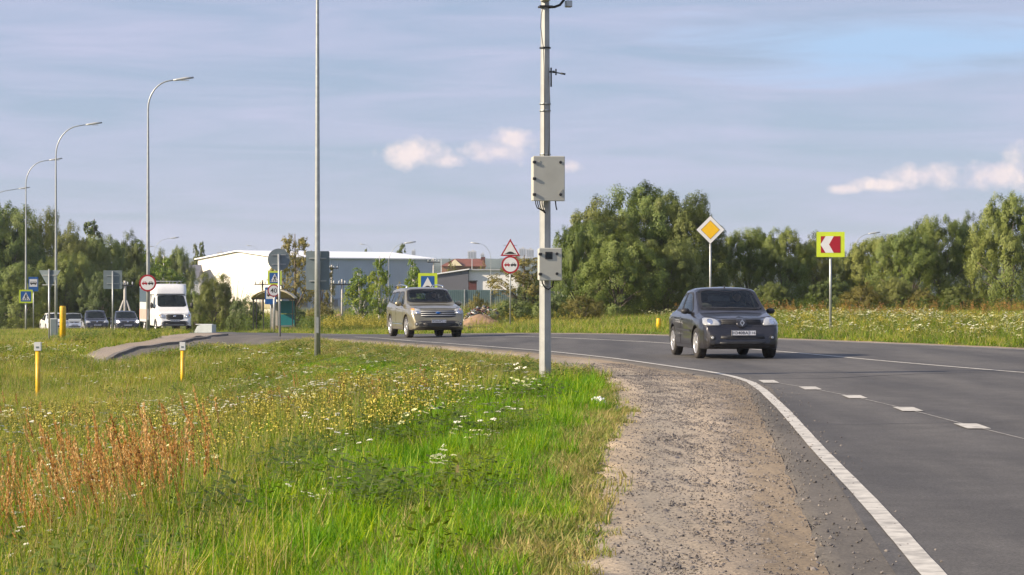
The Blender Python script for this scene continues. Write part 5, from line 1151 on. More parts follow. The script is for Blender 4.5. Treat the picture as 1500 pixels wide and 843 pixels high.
for a in (
    ('round1', 1043, 140, 358, 66, 'small olive willow right behind the diamond sign post'),
    ('willow2', 1098, 136, 334, 84, 'pale willow rising behind the roof of the dark sedan'),
    ('willow1', 1150, 134, 334, 84, 'willow between the dark sedan and the chevron board'),
    ('willow4', 1196, 138, 341, 74, 'willow directly left of the chevron board'),
    ('willow3', 1240, 146, 362, 80, 'dark lower willow just right of the chevron board'),
    ('willow2', 1285, 138, 344, 90, 'olive willow second to the right of the chevron board'),
    ('willow1', 1335, 134, 334, 92, 'broad willow halfway between the chevron board and the right edge'),
    ('willow2', 1378, 136, 316, 84, 'tall pale willow of the right row, left of the highest group'),
    ('willow4', 1425, 140, 312, 70, 'dark willow just left of the tallest tree at the right edge'),
    ('willow1', 1478, 130, 284, 104, 'tallest willow of the right row, cut by the right edge'),
    ('willow3', 1545, 136, 290, 110, 'willow at the right edge of the picture behind the tallest one'),
    ('willow4', 1640, 136, 300, 120, 'willow beyond the right edge of the row')): tree(*a, group=GR)
for i, (px, top, w) in enumerate(((1075, 420, 50), (1130, 412, 60), (1215, 405, 60), (1262, 412, 66), (1310, 405, 60), (1405, 415, 60), (1350, 420, 52))):
    tree(('round1', 'willow3', 'willow4')[i % 3], px, 126 + i % 3, top, w, ('low shrub behind the roof edge of the dark sedan', 'low dark shrub between the sedan and the chevron post', 'low shrub behind the chevron post', 'dark low shrub just right of the chevron post', 'low shrub in the shade halfway along the right row', 'low dark shrub near the right edge trees', 'low olive shrub under the broad willow of the right row')[i], 'shrub', group='undergrowth of the right row')
for a in (
    ('willow1', 12, 205, 300, 120, 'tallest willow of the left thicket at the left edge'),
    ('willow3', 55, 215, 306, 96, 'dark willow behind the two left lamp posts'),
    ('willow4', 103, 212, 328, 78, 'rounded dark willow right of the left lamp post pair'),
    ('poplar', 138, 240, 325, 52, 'pointed tree top rising in the middle of the left thicket'),
    ('willow2', 150, 220, 346, 80, 'light willow in the middle of the left thicket above the dark cars'),
    ('willow4', 186, 226, 340, 66, 'tree of the left thicket directly left of the sign carrying lamp'),
    ('birch1', 207, 235, 352, 40, 'narrow tree behind the sign carrying lamp post'),
    ('willow1', 35, 196, 385, 100, 'pale lower willow at the left edge above the crossing sign'),
    ('willow2', 95, 198, 370, 80, 'olive lower willow above the thick yellow pillar'),
    ('willow3', 150, 196, 398, 80, 'dark low willow directly behind the dark cars'),
    ('willow4', 205, 200, 390, 66, 'dark low willow behind the white truck fairing'),
    ('willow2', -50, 205, 310, 130, 'willow just outside the left edge of the thicket')): tree(*a, group=GL)
tree('birch2', 240, 250, 378, 56, 'yellowish tree top above the white truck')
tree('willow1', 262, 300, 362, 46, 'round far tree between the lamp and the two poplars')
tree('willow4', 240, 320, 366, 50, 'far dark tree just left of the round far tree')
tree('poplar', 286, 380, 358, 14, 'left one of the far pair of poplars beside the white gable')
tree('poplar', 297, 380, 355, 17, 'right, taller one of the far pair of poplars beside the white gable')
tree('willow3', 313, 165, 400, 66, 'dark round bush between the white truck and the bus shelter', 'shrub')
tree('willow2', 285, 168, 425, 40, 'lower bush directly right of the white truck', 'shrub')
tree('round2', 360, 158, 431, 48, 'grey-green round shrub left of the bus shelter', 'shrub')
tree('round2', 345, 150, 455, 30, 'small low shrub at the left foot of the bus shelter', 'shrub')
tree('loose', 432, 200, 344, 74, 'tall airy olive tree behind the bus shelter and the round sign back')
tree('loose', 470, 205, 372, 40, 'thin airy tree half behind the tall lamp post')
tree('round2', 438, 165, 448, 44, 'round grey-green shrub just right of the bus shelter', 'shrub')
tree('round1', 470, 160, 438, 40, 'olive shrub behind the tall lamp post', 'shrub')
tree('birch1', 528, 150, 392, 40, 'left one of the two young birches before the warehouse side wall')
tree('birch2', 556, 148, 378, 36, 'right one of the two young birches before the warehouse side wall')
tree('birch1', 606, 170, 379, 30, 'slim birch left of the blue speed hump sign')
tree('yellow', 586, 140, 413, 18, 'yellowing sapling above the left roof edge of the olive SUV')
tree('poplar', 589, 420, 358, 20, 'dark tree top peeking over the warehouse roof')
tree('poplar', 537, 430, 365, 10, 'tiny dark tree top above the warehouse roof')
tree('round2', 480, 145, 462, 30, 'small shrub by the thin concrete pole', 'shrub')
tree('round1', 705, 300, 386, 30, 'dark shrub beside the brown roofed house', 'shrub')
tree('round1', 665, 330, 383, 40, 'shrubbery left of the cream gable beyond the grey shed', 'shrub')
for i, (px, d, top, w, l) in enumerate(((780, 150, 402, 50, 'leafy shrub between the triangle sign and the camera pole'), (820, 140, 392, 50, 'light green shrub right behind the lower pole cabinet'), (700, 180, 428, 34, 'yellow-green bush between the scrap heap and the teal fence'))):
    tree(('round2', 'birch2', 'olive')[i] if i < 2 else 'round1', px, d, top, w, l, 'shrub')
# bare branchy bush in front of the gable
x, d = at(342, 185); t = thing('bare_bush', 'leafless grey bush in front of the white warehouse gable', 'shrub', (x, d, h(x, d))); q = MB(); rr = random.Random(3)
for i in range(26):
    a = rr.uniform(-1, 1); b_ = rr.uniform(-1, 1); H_ = rr.uniform(3.2, 4.6); q.tube([(a * .2, b_ * .2, 0), (a * .8, b_ * .8, H_ * .5), (a * 1.5, b_ * 1.4, H_ * (1 - abs(a) * .2))], [.03, .018, .006], 4)
q.build('branch_tangle', 'bark', t)['kind'] = 'stuff'

# ------------------------------------------------------------------ dirt bank and scrap heap
def mound(name, label, px, d, w, dep, hh, m, seed, cat='mound'):
    x, _ = at(px, d); z0 = h(x, d); r = np.random.RandomState(seed); n = 60; U, V = np.meshgrid(np.linspace(-1, 1, n), np.linspace(-1, 1, n)); rr_ = np.sqrt(U ** 2 + V ** 2); Z = hh * np.clip(1 - rr_ ** 1.6, -.1, 1)
    for o in range(1, 6): Z += hh * .10 / o * np.sin(U * 3 * o + r.rand() * 6 + 2 * V) * np.cos(V * 4 * o + r.rand() * 6) * np.clip(1.1 - rr_, 0, 1)
    Z += hh * .05 * r.rand(n, n)
    me = npmesh(name, np.stack([U * w / 2, V * dep / 2, Z - .1], -1).reshape(-1, 3), grid_faces(n, n), m, smooth=True); return tag(link(name, me, None, (x, d, z0)), label, cat)
M['dirt'] = mat('bare_orange_dirt', (.26, .17, .105), .95, 0, .2, 2.2, bump=.6)
mound('dirt_heap', 'orange-brown heap of bare dirt below the scrap pile', 705, 122, 3.0, 3, zat(459, 122) - h(at(705, 122)[0], 122), 'dirt', 2, 'dirt heap')
mound('dirt_bank', 'reddish bare dirt bank by the thin concrete pole', 496, 178, 3.2, 4, zat(461, 178) - h(at(496, 178)[0], 178), 'dirt', 5, 'dirt bank')
mound('dirt_slope', 'pale dirt slope in the weeds left of the camera pole', 775, 125, 2.2, 3, zat(464, 125) - h(at(775, 125)[0], 125), 'dirt', 8, 'dirt bank')
x, d = at(709, 128); r = random.Random(12); q = MB(); mm = ['wood', 'concrete', 'redbrown', 'signback', 'graywall', 'whitewall']
zb = zat(461, 128) - 1.2; zt_ = zat(449, 128)
for i in range(520):
    u_ = r.uniform(-1, 1); z = zb + (zt_ - zb) * r.random() * (1 - .45 * abs(u_) ** 2); a = r.uniform(0, 3.14); L_ = r.uniform(.1, .5)
    dv = Vector((math.cos(a) * L_, r.uniform(-.2, .2), math.sin(a) * L_ * .5)); p = Vector((x + u_ * 1.15, d + r.uniform(-.6, .6), z)); m = r.choice([0, 0, 2, 2, 3, 4, 4, 4, 1, 5])
    q.tube([p - dv / 2, p + dv / 2], r.uniform(.02, .05), r.choice([4, 4, 5]), m)
o = q.build('scrap_heap', mm); tag(o, None, None, None, 'stuff')

# ------------------------------------------------------------------ grasses, weeds, flowers and gravel stones (uncountable: instanced)
GC = []
def coll(name, meshes):
    c = bpy.data.collections.new(name)
    for i, me in enumerate(meshes):
        o = bpy.data.objects.new(name + '_%02d' % i, me); c.objects.link(o)
    return c
def scatter(name, P, rot, scl, idx, c):
    n = len(P); me = bpy.data.meshes.new(name); me.vertices.add(n); me.vertices.foreach_set('co', np.asarray(P, np.float32).ravel())
    for nm, tp, key, dat in (('rot', 'FLOAT_VECTOR', 'vector', rot), ('scl', 'FLOAT_VECTOR', 'vector', scl), ('idx', 'INT', 'value', idx)):
        a = me.attributes.new(nm, tp, 'POINT'); a.data.foreach_set(key, np.asarray(dat, np.int32 if tp == 'INT' else np.float32).ravel())
    o = bpy.data.objects.new(name, me); C.objects.link(o); o['kind'] = 'stuff'
    g = bpy.data.node_groups.new(name, 'GeometryNodeTree'); g.interface.new_socket('Geometry', in_out='INPUT', socket_type='NodeSocketGeometry'); g.interface.new_socket('Geometry', in_out='OUTPUT', socket_type='NodeSocketGeometry')
    nn = g.nodes; i_ = nn.new('NodeGroupInput'); o_ = nn.new('NodeGroupOutput'); ci = nn.new('GeometryNodeCollectionInfo'); ci.inputs[0].default_value = c; ci.inputs['Separate Children'].default_value = True; ci.inputs['Reset Children'].default_value = True
    ip = nn.new('GeometryNodeInstanceOnPoints'); ip.inputs['Pick Instance'].default_value = True
    def na(nm, tp):
        q = nn.new('GeometryNodeInputNamedAttribute'); q.data_type = tp; q.inputs[0].default_value = nm; return [s for s in q.outputs if s.enabled and s.name == 'Attribute'][0]
    g.links.new(i_.outputs[0], ip.inputs['Points']); g.links.new(ci.outputs[0], ip.inputs['Instance']); g.links.new(na('idx', 'INT'), ip.inputs['Instance Index'])
    e = nn.new('FunctionNodeEulerToRotation'); g.links.new(na('rot', 'FLOAT_VECTOR'), e.inputs[0]); g.links.new(e.outputs[0], ip.inputs['Rotation']); g.links.new(na('scl', 'FLOAT_VECTOR'), ip.inputs['Scale'])
    g.links.new(ip.outputs[0], o_.inputs[0]); md = o.modifiers.new('scatter', 'NODES'); md.node_group = g; return o
def blades(r, n, h0, h1, spread, width, lean=.5, segs=3):
    v = []; f = []; rnd = []
    for _ in range(n):
        a = r.rand() * 6.283; q = spread * math.sqrt(r.rand()); bx, by = q * math.cos(a), q * math.sin(a); H = r.uniform(h0, h1); dr = r.rand() * 6.283; ln = lean * r.rand() ** .8 * H; w = width * r.uniform(.6, 1.3); fx_, fy_ = math.cos(dr), math.sin(dr); sx_, sy_ = -fy_ * w / 2, fx_ * w / 2; k = len(v)
        for s in range(segs + 1):
            t = s / segs; c = ln * t * t; z = H * (t - .12 * (ln / H) * t * t); ww = (1 - t) ** .6 if s < segs else 0.04
            v += [(bx + fx_ * c - sx_ * ww, by + fy_ * c - sy_ * ww, z), (bx + fx_ * c + sx_ * ww, by + fy_ * c + sy_ * ww, z)]
        for s in range(segs): f.append((k + 2 * s, k + 2 * s + 1, k + 2 * s + 3, k + 2 * s + 2)); rnd.append(r.rand())
    return v, f, rnd
def merge(*parts):
    V, F_, Rn, Mi = [], [], [], []
    for (v, f, rn), m in parts: k = len(V); V += v; F_ += [tuple(k + i for i in q) for q in f]; Rn += rn; Mi += [m] * len(f)
    return V, F_, Rn, Mi
def pm_(name, parts, mats):
    V, F_, Rn, Mi = merge(*parts); me = npmesh(name, np.array(V), np.array(F_), mats, Rn); me.polygons.foreach_set('material_index', np.array(Mi, np.int32)); return me
M['g_green'] = leafmat('fresh_grass', [(.04, .12, .006), (.09, .23, .008), (.19, .34, .012), (.42, .48, .05)], .45, patch=1.6)
M['g_mix'] = leafmat('meadow_grass', [(.05, .11, .008), (.095, .19, .010), (.20, .285, .02), (.48, .45, .08)], .38, patch=.3)
M['g_dry'] = leafmat('dry_grass', [(.22, .20, .06), (.38, .30, .12), (.52, .40, .18)], .3, patch=1.0)
M['g_short'] = leafmat('trodden_grass', [(.07, .14, .018), (.14, .21, .03), (.28, .28, .07), (.46, .36, .16)], .3, patch=.8)
M['plume'] = leafmat('reed_plume', [(.20, .09, .035), (.42, .21, .07), (.60, .36, .13), (.72, .54, .27)], .3, patch=2.2)
M['weed'] = leafmat('weed_leaves', [(.06, .095, .015), (.10, .145, .02), (.17, .21, .04)], .35, patch=.7)
M['f_white'] = mat('white_umbel', (.66, .65, .52), .7, 0, .08, 30); M['f_yellow'] = mat('yellow_flowers', (.44, .37, .045), .6, 0, .2, 30); M['f_red'] = leafmat('sorrel_seed', [(.26, .10, .04), (.42, .20, .07), (.55, .33, .12)], .25)
M['f_cream'] = mat('cream_flowers', (.66, .66, .34), .7, 0, .15, 30)
r = np.random.RandomState(31)
fresh = coll('grass_tuft', [pm_('fresh', [(blades(r, 17, .06, .22, .10, .0095, .75), 0)], ['g_green']) for _ in range(5)])
shortg = coll('short_tuft', [pm_('short', [(blades(r, 26, .03, .10, .10, .008, 1.1, 2), 0), (blades(r, 8, .02, .09, .10, .007, 1.3, 2), 1)], ['g_short', 'g_dry']) for _ in range(5)])
mixg = coll('meadow_tuft', [pm_('mix', [(blades(r, 20, .14, .42, .13, .010, .65), 0), (blades(r, 5, .25, .52, .12, .006, .5), 1)], ['g_mix', 'g_dry']) for _ in range(6)])
def stem(x, y, H, w, dx_=0, dy_=0): return ([(x - w, y, 0), (x + w, y, 0), (x + dx_ + w, y + dy_, H), (x + dx_ - w, y + dy_, H), (x, y - w, 0), (x, y + w, 0), (x + dx_, y + dy_ + w, H), (x + dx_, y + dy_ - w, H)], [(0, 1, 2, 3), (4, 5, 6, 7)], [.5, .5])
def plume(r):
    parts = [(blades(r, 16, .25, .72, .09, .009, .7), 1)]
    for _ in range(r.randint(2, 5)):
        x, y = r.normal(0, .09, 2); H = r.uniform(.70, 1.12); a = 0; dx_, dy_ = r.normal(-.17, .09), r.normal(0, .06); parts.append((stem(x, y, H, .0022, dx_, dy_), 2))
        v, f, rn = [], [], []
        for k in range(70):
            t = r.rand(); z = H - .25 * t + .02; c = np.array([x + dx_ * (z / H) , y + dy_ * (z / H), z]); w = .010 * math.sin(max(.1, min(1, t * 1.3 + .12)) * math.pi * .8) + .002
            p = c + np.array([r.normal(0, w * .5), r.normal(0, w * .5), 0]); u_ = r.normal(0, .22, 3) + np.array([dx_ / H, dy_ / H, 0]); u_[2] = 1; u_ /= np.linalg.norm(u_); s = np.cross(u_, r.normal(size=3)); s /= np.linalg.norm(s); L_ = .030; b_ = len(v)
            v += [tuple(p), tuple(p + s * .0045 + u_ * L_ * .5), tuple(p + u_ * L_), tuple(p - s * .0045 + u_ * L_ * .5)]; f.append((b_, b_ + 1, b_ + 2, b_ + 3)); rn.append(r.rand())
        parts.append(((v, f, rn), 0))
    return pm_('plume', parts, ['plume', 'g_mix', 'g_dry'])
tallg = coll('tall_grass_tuft', [pm_('tall', [(blades(r, 22, .35, .85, .13, .012, .6), 0), (blades(r, 5, .4, .8, .1, .007, .5), 1)], ['g_mix', 'g_dry']) for _ in range(5)])
plumes = coll('reed_tuft', [plume(r) for _ in range(6)])
def umbel(r, m='f_white', R_=.035, Hh=.5, nst=3):
    parts = [(blades(r, 8, .15, .35, .07, .01, .7), 1)]
    for _ in range(nst):
        x, y = r.normal(0, .06, 2); H = Hh * r.uniform(.75, 1.15); dx_, dy_ = r.normal(0, .05, 2); parts.append((stem(x, y, H, .002, dx_, dy_), 1)); v, f, rn = [], [], []; rad = R_ * r.uniform(.6, 1.2)
        for k in range(16):
            a = r.rand() * 6.28; q = rad * math.sqrt(r.rand()); cx_, cy_, cz_ = x + dx_ + q * math.cos(a), y + dy_ + q * math.sin(a), H + .25 * rad - q * q * 4 + r.normal(0, .002); s = .0075; b_ = len(v); tx, ty = r.normal(0, .003, 2)
            v += [(cx_ - s, cy_ - s * .6, cz_ + tx), (cx_ + s, cy_ - s * .6, cz_ - tx), (cx_ + s, cy_ + s, cz_ + ty + .004), (cx_ - s, cy_ + s, cz_ + .006)]; f.append((b_, b_ + 1, b_ + 2, b_ + 3)); rn.append(.5)
        parts.append(((v, f, rn), 0))
    return pm_('umbel', parts, [m, 'weed'])
whitef = coll('white_flower', [umbel(r) for _ in range(4)] + [umbel(r, 'f_cream', .045, .45, 4) for _ in range(2)])
def spike(r, m, Hh=.55):
    parts = [(blades(r, 12, .15, .4, .08, .012, .6), 1)]
    for _ in range(4):
        x, y = r.normal(0, .07, 2); H = Hh * r.uniform(.7, 1.15); dx_, dy_ = r.normal(0, .06, 2); parts.append((stem(x, y, H, .0025, dx_, dy_), 1)); v, f, rn = [], [], []
        for k in range(26):
            t = r.rand() * .4; z = H * (1 - t); c = np.array([x + dx_ * z / H + r.normal(0, .022 * (t + .15) * 2), y + dy_ * z / H + r.normal(0, .022 * (t + .15) * 2), z]); u_ = r.normal(size=3); u_ /= np.linalg.norm(u_); s = np.cross(u_, r.normal(size=3)); s /= np.linalg.norm(s); L_ = .009; b_ = len(v)
            v += [tuple(c - u_ * L_), tuple(c + s * L_), tuple(c + u_ * L_), tuple(c - s * L_)]; f.append((b_, b_ + 1, b_ + 2, b_ + 3)); rn.append(r.rand())
        parts.append(((v, f, rn), 0))
    return pm_('spike', parts, [m, 'weed'])
creamf = coll('cream_flower', [umbel(r, 'f_cream', .03, .45, 4) for _ in range(4)] + [umbel(r, 'f_white', .025, .5, 3) for _ in range(2)])
yellowf = coll('yellow_flower', [spike(r, 'f_yellow') for _ in range(4)])
redf = coll('red_sorrel', [spike(r, 'f_red', .65) for _ in range(4)])
def leafy(r):
    v, f, rn = [], [], []
    for _ in range(55):
        z = r.rand() * .4; a = r.rand() * 6.28; q = .05 + .14 * r.rand() * (1 - z); c = np.array([q * math.cos(a), q * math.sin(a), z]); d_ = np.array([math.cos(a), math.sin(a), r.uniform(-.4, .5)]); d_ /= np.linalg.norm(d_); s = np.cross(d_, [0, 0, 1]); L_, w = r.uniform(.04, .09), r.uniform(.012, .025); b_ = len(v)
        v += [tuple(c), tuple(c + d_ * L_ * .5 + s * w), tuple(c + d_ * L_), tuple(c + d_ * L_ * .5 - s * w)]; f.append((b_, b_ + 1, b_ + 2, b_ + 3)); rn.append(r.rand())
    return pm_('leafy', [((v, f, rn), 0), (blades(r, 8, .2, .5, .08, .008, .4), 0)], ['weed'])
weeds = coll('leafy_weed', [leafy(r) for _ in range(5)])

def nfield(x, y, s, seed):
    r_ = np.random.RandomState(seed); o = 0
    for k in range(7):
        a = r_.rand() * 6.28; fr = s * (1.0 + .55 * k); o = o + np.sin((x * math.cos(a) + y * math.sin(a)) * fr + r_.rand() * 6.28) / (1 + .35 * k)
    return o / 2.2
def sample(n, y0, y1, left, right, seed, pw=1.0):
    r_ = np.random.RandomState(seed); y = y0 + (y1 - y0) * r_.rand(n) ** pw; a, b = left(y), right(y)
    wmax = np.max(b - a); keep = r_.rand(n) < np.clip((b - a) / wmax, 0, 1); y = y[keep]; a, b = left(y), right(y); x = a + (b - a) * r_.rand(len(y)); return x, y
def put(name, c, x, y, s, hs=None, tilt=.12, seed=0, sink=.01):
    r_ = np.random.RandomState(seed + 77); n = len(x); P = np.stack([x, y, relief(x, y) - sink], 1); rot = np.stack([r_.normal(0, tilt, n), r_.normal(0, tilt, n), r_.rand(n) * 6.28], 1); s = np.broadcast_to(s, n) * (.6 + .75 * r_.rand(n)); hs = s if hs is None else s * hs
    dd = D(x, y); hs = hs * np.where((y > 41) & (y < 96) & (dd > -1), .22 + .78 * sstep((dd - .6) / 4.0), 1.0) * (1 - .75 * np.exp(-(((x - .5) / .8) ** 2 + ((y - 39.2) / 2.6) ** 2)))
    return scatter(name, P, rot, np.stack([s, s, hs], 1), r_.randint(0, len(c.objects), n), c)
vl = lambda y: -.2143 * y - .9 - .01 * y
gR = lambda y: xg(y)
D = lambda x, y: xg(np.clip(y, -60, 100)) - x
def npin(x, y, o):
    c = np.zeros(len(x), bool)
    for (x0, y0), (x1, y1) in zip(o, o[1:] + o[:1]):
        c ^= ((y0 > y) != (y1 > y)) & (x < (x1 - x0) * (y - y0) / ((y1 - y0) or 1e-9) + x0)
    return c
def on_pave(x, y): return npin(x, y, side_poly) | npin(x, y, path) | ((x > xn(y) - .3) & (y > 80))
# bright fresh grass beside the shoulder
x, y = sample(26000, 11.5, 30, vl, gR, 1, .9); d_ = D(x, y); n_ = nfield(x, y, 1.2, 3); n2 = nfield(x, y, 2.3, 43); k = (d_ > .35 + .25 * n_) & ((x > -2.9 + .9 * n_) | (n2 > -.25)) & (nfield(x, y, 4.5, 44) > -.85)
put('fresh_grass', fresh, x[k], y[k], 1.0, .82 + .5 * np.clip(nfield(x[k], y[k], 3.4, 5), -1, 1.2), seed=1)
x, y = sample(26000, 29, 66, vl, gR, 2, .9); d_ = D(x, y); n_ = nfield(x, y, .5, 3); k = (d_ > .3 + .2 * n_) & (d_ < 6.2 + 3.0 * n_ - np.maximum(y - 44, 0) * .06) & (y < 66)
put('fresh_grass', fresh, x[k], y[k], 1.4, .9 * (1 - .4 * sstep((y[k] - 36) / 12)) + .35 * np.clip(nfield(x[k], y[k], 1.1, 6), -1, 1), seed=2)
# short, partly dried grass along the gravel
x, y = sample(9000, 11.5, 40, lambda y: gR(y) - 1.25, lambda y: gR(y) + .22, 3); d_ = D(x, y); k = (np.random.RandomState(1).rand(len(x)) < np.clip(.05 + (d_ + .1) * 1.6 + .3 * nfield(x, y, 3, 4), 0, 1))
put('trodden_grass', shortg, x[k], y[k], 1.0, 1.1, .25, 3, 0)
x, y = sample(6000, 40, 96, lambda y: gR(y) - 1.3, lambda y: gR(y) + .25, 4); k = (D(x, y) + .1) > .12 * nfield(x, y, 2, 9); k &= ~on_pave(x, y)
put('trodden_grass', shortg, x[k], y[k], 1.7, 1.2, .25, 4, 0)
# mixed meadow
x, y = sample(17000, 11.5, 34, vl, gR, 5, .85); d_ = D(x, y); n_ = nfield(x, y, 1.2, 3); k = (x < -2.3 + .9 * n_) | (np.random.RandomState(9).rand(len(x)) < .08); k &= d_ > .9
put('meadow_grass', mixg, x[k], y[k], .9, (.78 + .42 * nfield(x[k], y[k], 3.0, 61)) * (1 - .4 * (x[k] > -1.2)), seed=5)
x, y = sample(26000, 33, 72, vl, gR, 6, .85); d_ = D(x, y); n_ = nfield(x, y, .5, 3); k = d_ > 2.0 + 1.6 * n_
put('meadow_grass', mixg, x[k], y[k], 1.25, .72 * (1 - .5 * sstep((y[k] - 46) / 14) * sstep((x[k] + 9) / 3)), seed=6)
x, y = sample(24000, 70, 190, lambda y: -.235 * y - 2, lambda y: np.where(y < 100, xg(np.minimum(y, 100)), xn(y) - .4), 7, 1.2); d_ = D(x, y)
k = ~on_pave(x, y) & ((x < -13.3) | (d_ > .1)) & (x < xn(y) - .5)
put('meadow_grass', mixg, x[k], y[k], 1.7, .38, seed=7)
# tall reed grass with rusty plumes in the left foreground
x, y = sample(800, 14.5, 24.5, lambda y: -.2143 * y - .8, lambda y: -1.55 + 0 * y - .05 * (y - 14), 8); n_ = nfield(x, y, 2.0, 8)
k = (n_ > -.15) & (x > -.2143 * y - .8) & (x < -2.2 - .06 * (y - 14) + .3 * n_) & (y > 16.5 - .4 * (x + 2)) 
put('tall_grass', tallg, x[k], y[k], .85, .80, .12, 8)
kk = np.random.RandomState(5).rand(k.sum()) < .80 + .5 * nfield(x[k], y[k], 2.6, 90); x, y = x[k][kk], y[k][kk]; o = put('reed_grass', plumes, x - .1, y, .88, .82, .08, 88)
ra = np.stack([np.random.RandomState(2).normal(0, .08, len(x)), np.random.RandomState(3).normal(0, .08, len(x)), np.random.RandomState(4).normal(0, .55, len(x))], 1); o.data.attributes['rot'].data.foreach_set('vector', ra.astype(np.float32).ravel())
x, y = sample(700, 26, 60, vl, lambda y: gR(y) - 4, 9); k = nfield(x, y, .6, 11) > .75; put('reed_grass', plumes, x[k][::2], y[k][::2], .8, .7, .12, 9)
x, y = sample(9000, 11, 70, lambda y: vl(y) - 5.5, vl, 71, .9); put('meadow_grass', mixg, x, y, 1.3, .7, seed=71)
# leafy weeds
x, y = sample(3600, 12, 40, vl, lambda y: gR(y) - .6, 10); k = (nfield(x, y, 1.1, 12) > .3) | ((x < -1.8) & (nfield(x, y, 2.2, 51) > -.1) & (y < 26)); put('leafy_weeds', weeds, x[k], y[k], .9, .8, .2, 10)
x, y = sample(3000, 36, 110, vl, lambda y: gR(np.minimum(y, 100)) - .6, 11); k = (nfield(x, y, .5, 13) > .1) & ~on_pave(x, y); put('leafy_weeds', weeds, x[k], y[k], 1.3, .55, .2, 11)
x, y = sample(260, 38, 47, lambda y: gR(y) - 1.5, lambda y: gR(y) - .1, 12); put('leafy_weeds', weeds, x, y, .9, .5, .25, 12)
# wild flowers
x, y = sample(800, 16, 34, vl, lambda y: gR(y) - .9, 13, .8); k = nfield(x, y, 1.4, 14) > -.1; put('white_wildflowers', whitef, x[k], y[k], .85, .78, .15, 13)
x, y = sample(2600, 32, 80, vl, lambda y: gR(y) - .8, 14, .8); k = (nfield(x, y, .7, 15) > -.1) & ~on_pave(x, y); put('white_wildflowers', whitef, x[k], y[k], 1.0, .85 * (1 - .45 * sstep((y[k] - 46) / 14)), .15, 14)
x, y = sample(3000, 25, 84, vl, lambda y: gR(y) - 2.0, 15, .9); k = (nfield(x, y, .45, 16) > .0) & ~on_pave(x, y); put('yellow_wildflowers', yellowf, x[k], y[k], 1.1, .8 * (1 - .5 * sstep((y[k] - 46) / 14)), .15, 15)
x, y = sample(900, 30, 84, vl, lambda y: gR(y) - 2.2, 16, .9); k = (nfield(x, y, .5, 17) > .2) & ~on_pave(x, y); put('rusty_sorrel', redf, x[k], y[k], 1.0, .75 * (1 - .5 * sstep((y[k] - 46) / 14)), .15, 16)
# right hand meadow
rl = lambda y: xf(y) + 1.0; rr_ = lambda y: .2143 * y + 4
x, y = sample(26000, 52, 150, rl, rr_, 17, 1.25); dr = x - xf(y); n_ = nfield(x, y, .35, 21); k = dr > .1
sc = np.where(dr[k] < 1.8, .55, 1.0); put('verge_grass', mixg, x[k], y[k], 1.5, .45 * sc, seed=17)
x, y = sample(12500, 56, 140, rl, rr_, 18, 1.3); dr = x - xf(y); n_ = nfield(x, y, .4, 22); k = (dr > 2.2 + .5 * n_) & (x > 6.5) & (dr < 22 + 4 * n_) & (n_ > -.9)
put('cream_meadow_flowers', creamf, x[k], y[k], 1.15, .66, .15, 18)
x, y = sample(7000, 80, 150, rl, rr_, 19, 1.3); dr = x - xf(y); n_ = nfield(x, y, .25, 23); k = (dr > 15 + 5 * n_) & (x > 7) & (n_ > .1)
put('rusty_sorrel', redf, x[k], y[k], 1.4, .65, .15, 19)
x, y = sample(3500, 56, 150, rl, rr_, 20, 1.3); dr = x - xf(y); k = (dr > 2.5) & (nfield(x, y, .3, 24) > .3); put('yellow_wildflowers', yellowf, x[k], y[k], 1.4, .55, .15, 20)
# weeds at the foot of the trees and beyond the road
def belt_(n, y0, y1, x0, x1, c, s, hs, seed, name):
    r_ = np.random.RandomState(seed); y = y0 + (y1 - y0) * r_.rand(n); x = y * (x0 + (x1 - x0) * r_.rand(n)); px_ = 750 + 3500 * x / y; k = (x > xf(y) + 1.3) & ~((px_ > 668) & (px_ < 742) & (y < 129)) & ~((px_ > 362) & (px_ < 440) & (y < 152)); put(name, c, x[k], y[k], s, hs, .15, seed)
belt_(9000, 100, 175, -.135, .02, mixg, 1.7, .33, 31, 'verge_grass'); belt_(1500, 130, 175, -.13, .03, weeds, 2.0, 1.0, 32, 'leafy_weeds'); belt_(900, 120, 150, -.08, .0, yellowf, 1.6, .8, 33, 'yellow_wildflowers')
belt_(1200, 122, 150, -.02, .25, weeds, 1.8, 1.0, 34, 'leafy_weeds')
belt_(3000, 180, 245, -.13, .0, mixg, 3.0, 1.3, 35, 'verge_grass')
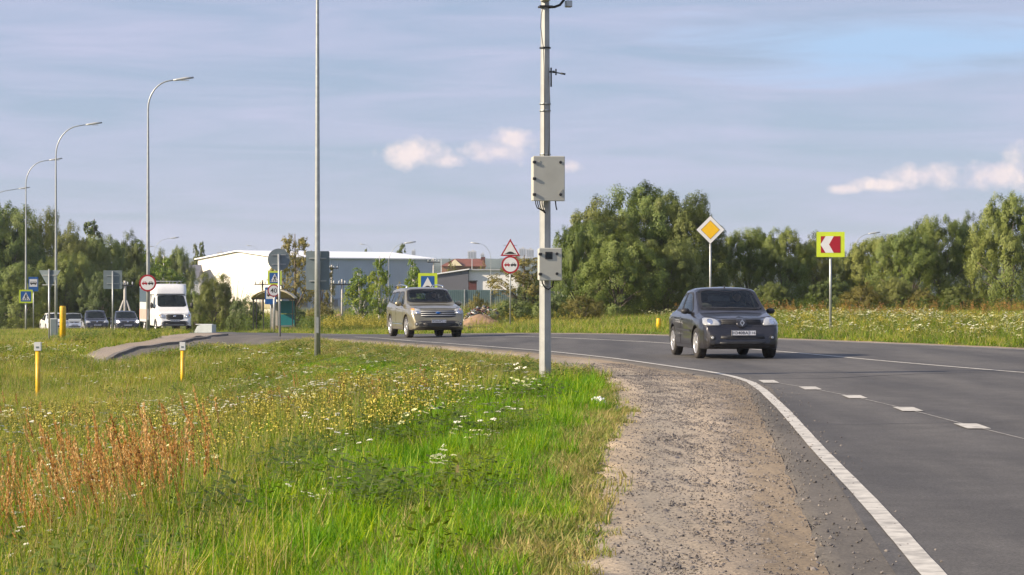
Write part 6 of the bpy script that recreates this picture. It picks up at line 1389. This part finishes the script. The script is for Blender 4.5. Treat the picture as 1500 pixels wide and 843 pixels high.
# gravel stones on the shoulder
M['stone'] = leafmat('gravel_stone', [(.07, .065, .065), (.15, .135, .125), (.27, .235, .20), (.44, .38, .32)], 0, patch=5)
def stone(sd):
    bm = bmesh.new(); bmesh.ops.create_icosphere(bm, subdivisions=1, radius=1); rr = random.Random(sd)
    for v in bm.verts: v.co *= rr.uniform(.7, 1.2); v.co.z *= .6
    me = bpy.data.meshes.new('stone'); bm.to_mesh(me); bm.free(); me.materials.append(M['stone']); return me
stones = coll('stone', [stone(i) for i in range(6)])
x, y = sample(120000, 11.5, 48, lambda y: gR(y) - .1, lambda y: xn(y) + .1, 41, .9); t_ = (x - gR(y)) / np.maximum(xn(y) - gR(y), .1)
k = np.random.RandomState(3).rand(len(x)) < np.clip(.12 + .9 * np.exp(-((t_ - .45) / .2) ** 2) * (.6 + .6 * nfield(x, y, 1.7, 30)) + .75 * np.exp(-((t_ - .82) / .13) ** 2) * (.6 + .5 * nfield(x, y, 1.3, 31)) , 0, 1)
rs = np.random.RandomState(6); x, y = x[k], y[k]; sz_ = .0045 + .009 * rs.rand(len(x)) ** 3 + .014 * (rs.rand(len(x)) > .992)
o = put('gravel_stones', stones, x, y, sz_, .9, .5, 41, -.014)
x, y = sample(4000, 11.5, 40, xn, lambda y: xn(y) + .75, 42, .9); rs = np.random.RandomState(8); k = rs.rand(len(x)) < np.exp(-(x - xn(y)) / .22); put('gravel_stones', stones, x[k], y[k], .006 + .009 * rs.rand(k.sum()) ** 2, .9, .5, 42, -.034)

# ------------------------------------------------------------------ haze
hz = MB().box((0, 2250, 24), (3400, 4780, 70)); hb_ = bpy.data.materials.new('haze_air'); hb_.use_nodes = True; n = hb_.node_tree.nodes; n.clear()
pv = n.new('ShaderNodeVolumePrincipled'); mo = n.new('ShaderNodeOutputMaterial'); hb_.node_tree.links.new(pv.outputs[0], mo.inputs['Volume']); pv.inputs['Color'].default_value = (.80, .88, 1, 1); pv.inputs['Density'].default_value = .00014; pv.inputs['Anisotropy'].default_value = .2
hz = hz.build('haze', hb_); hz['kind'] = 'stuff'
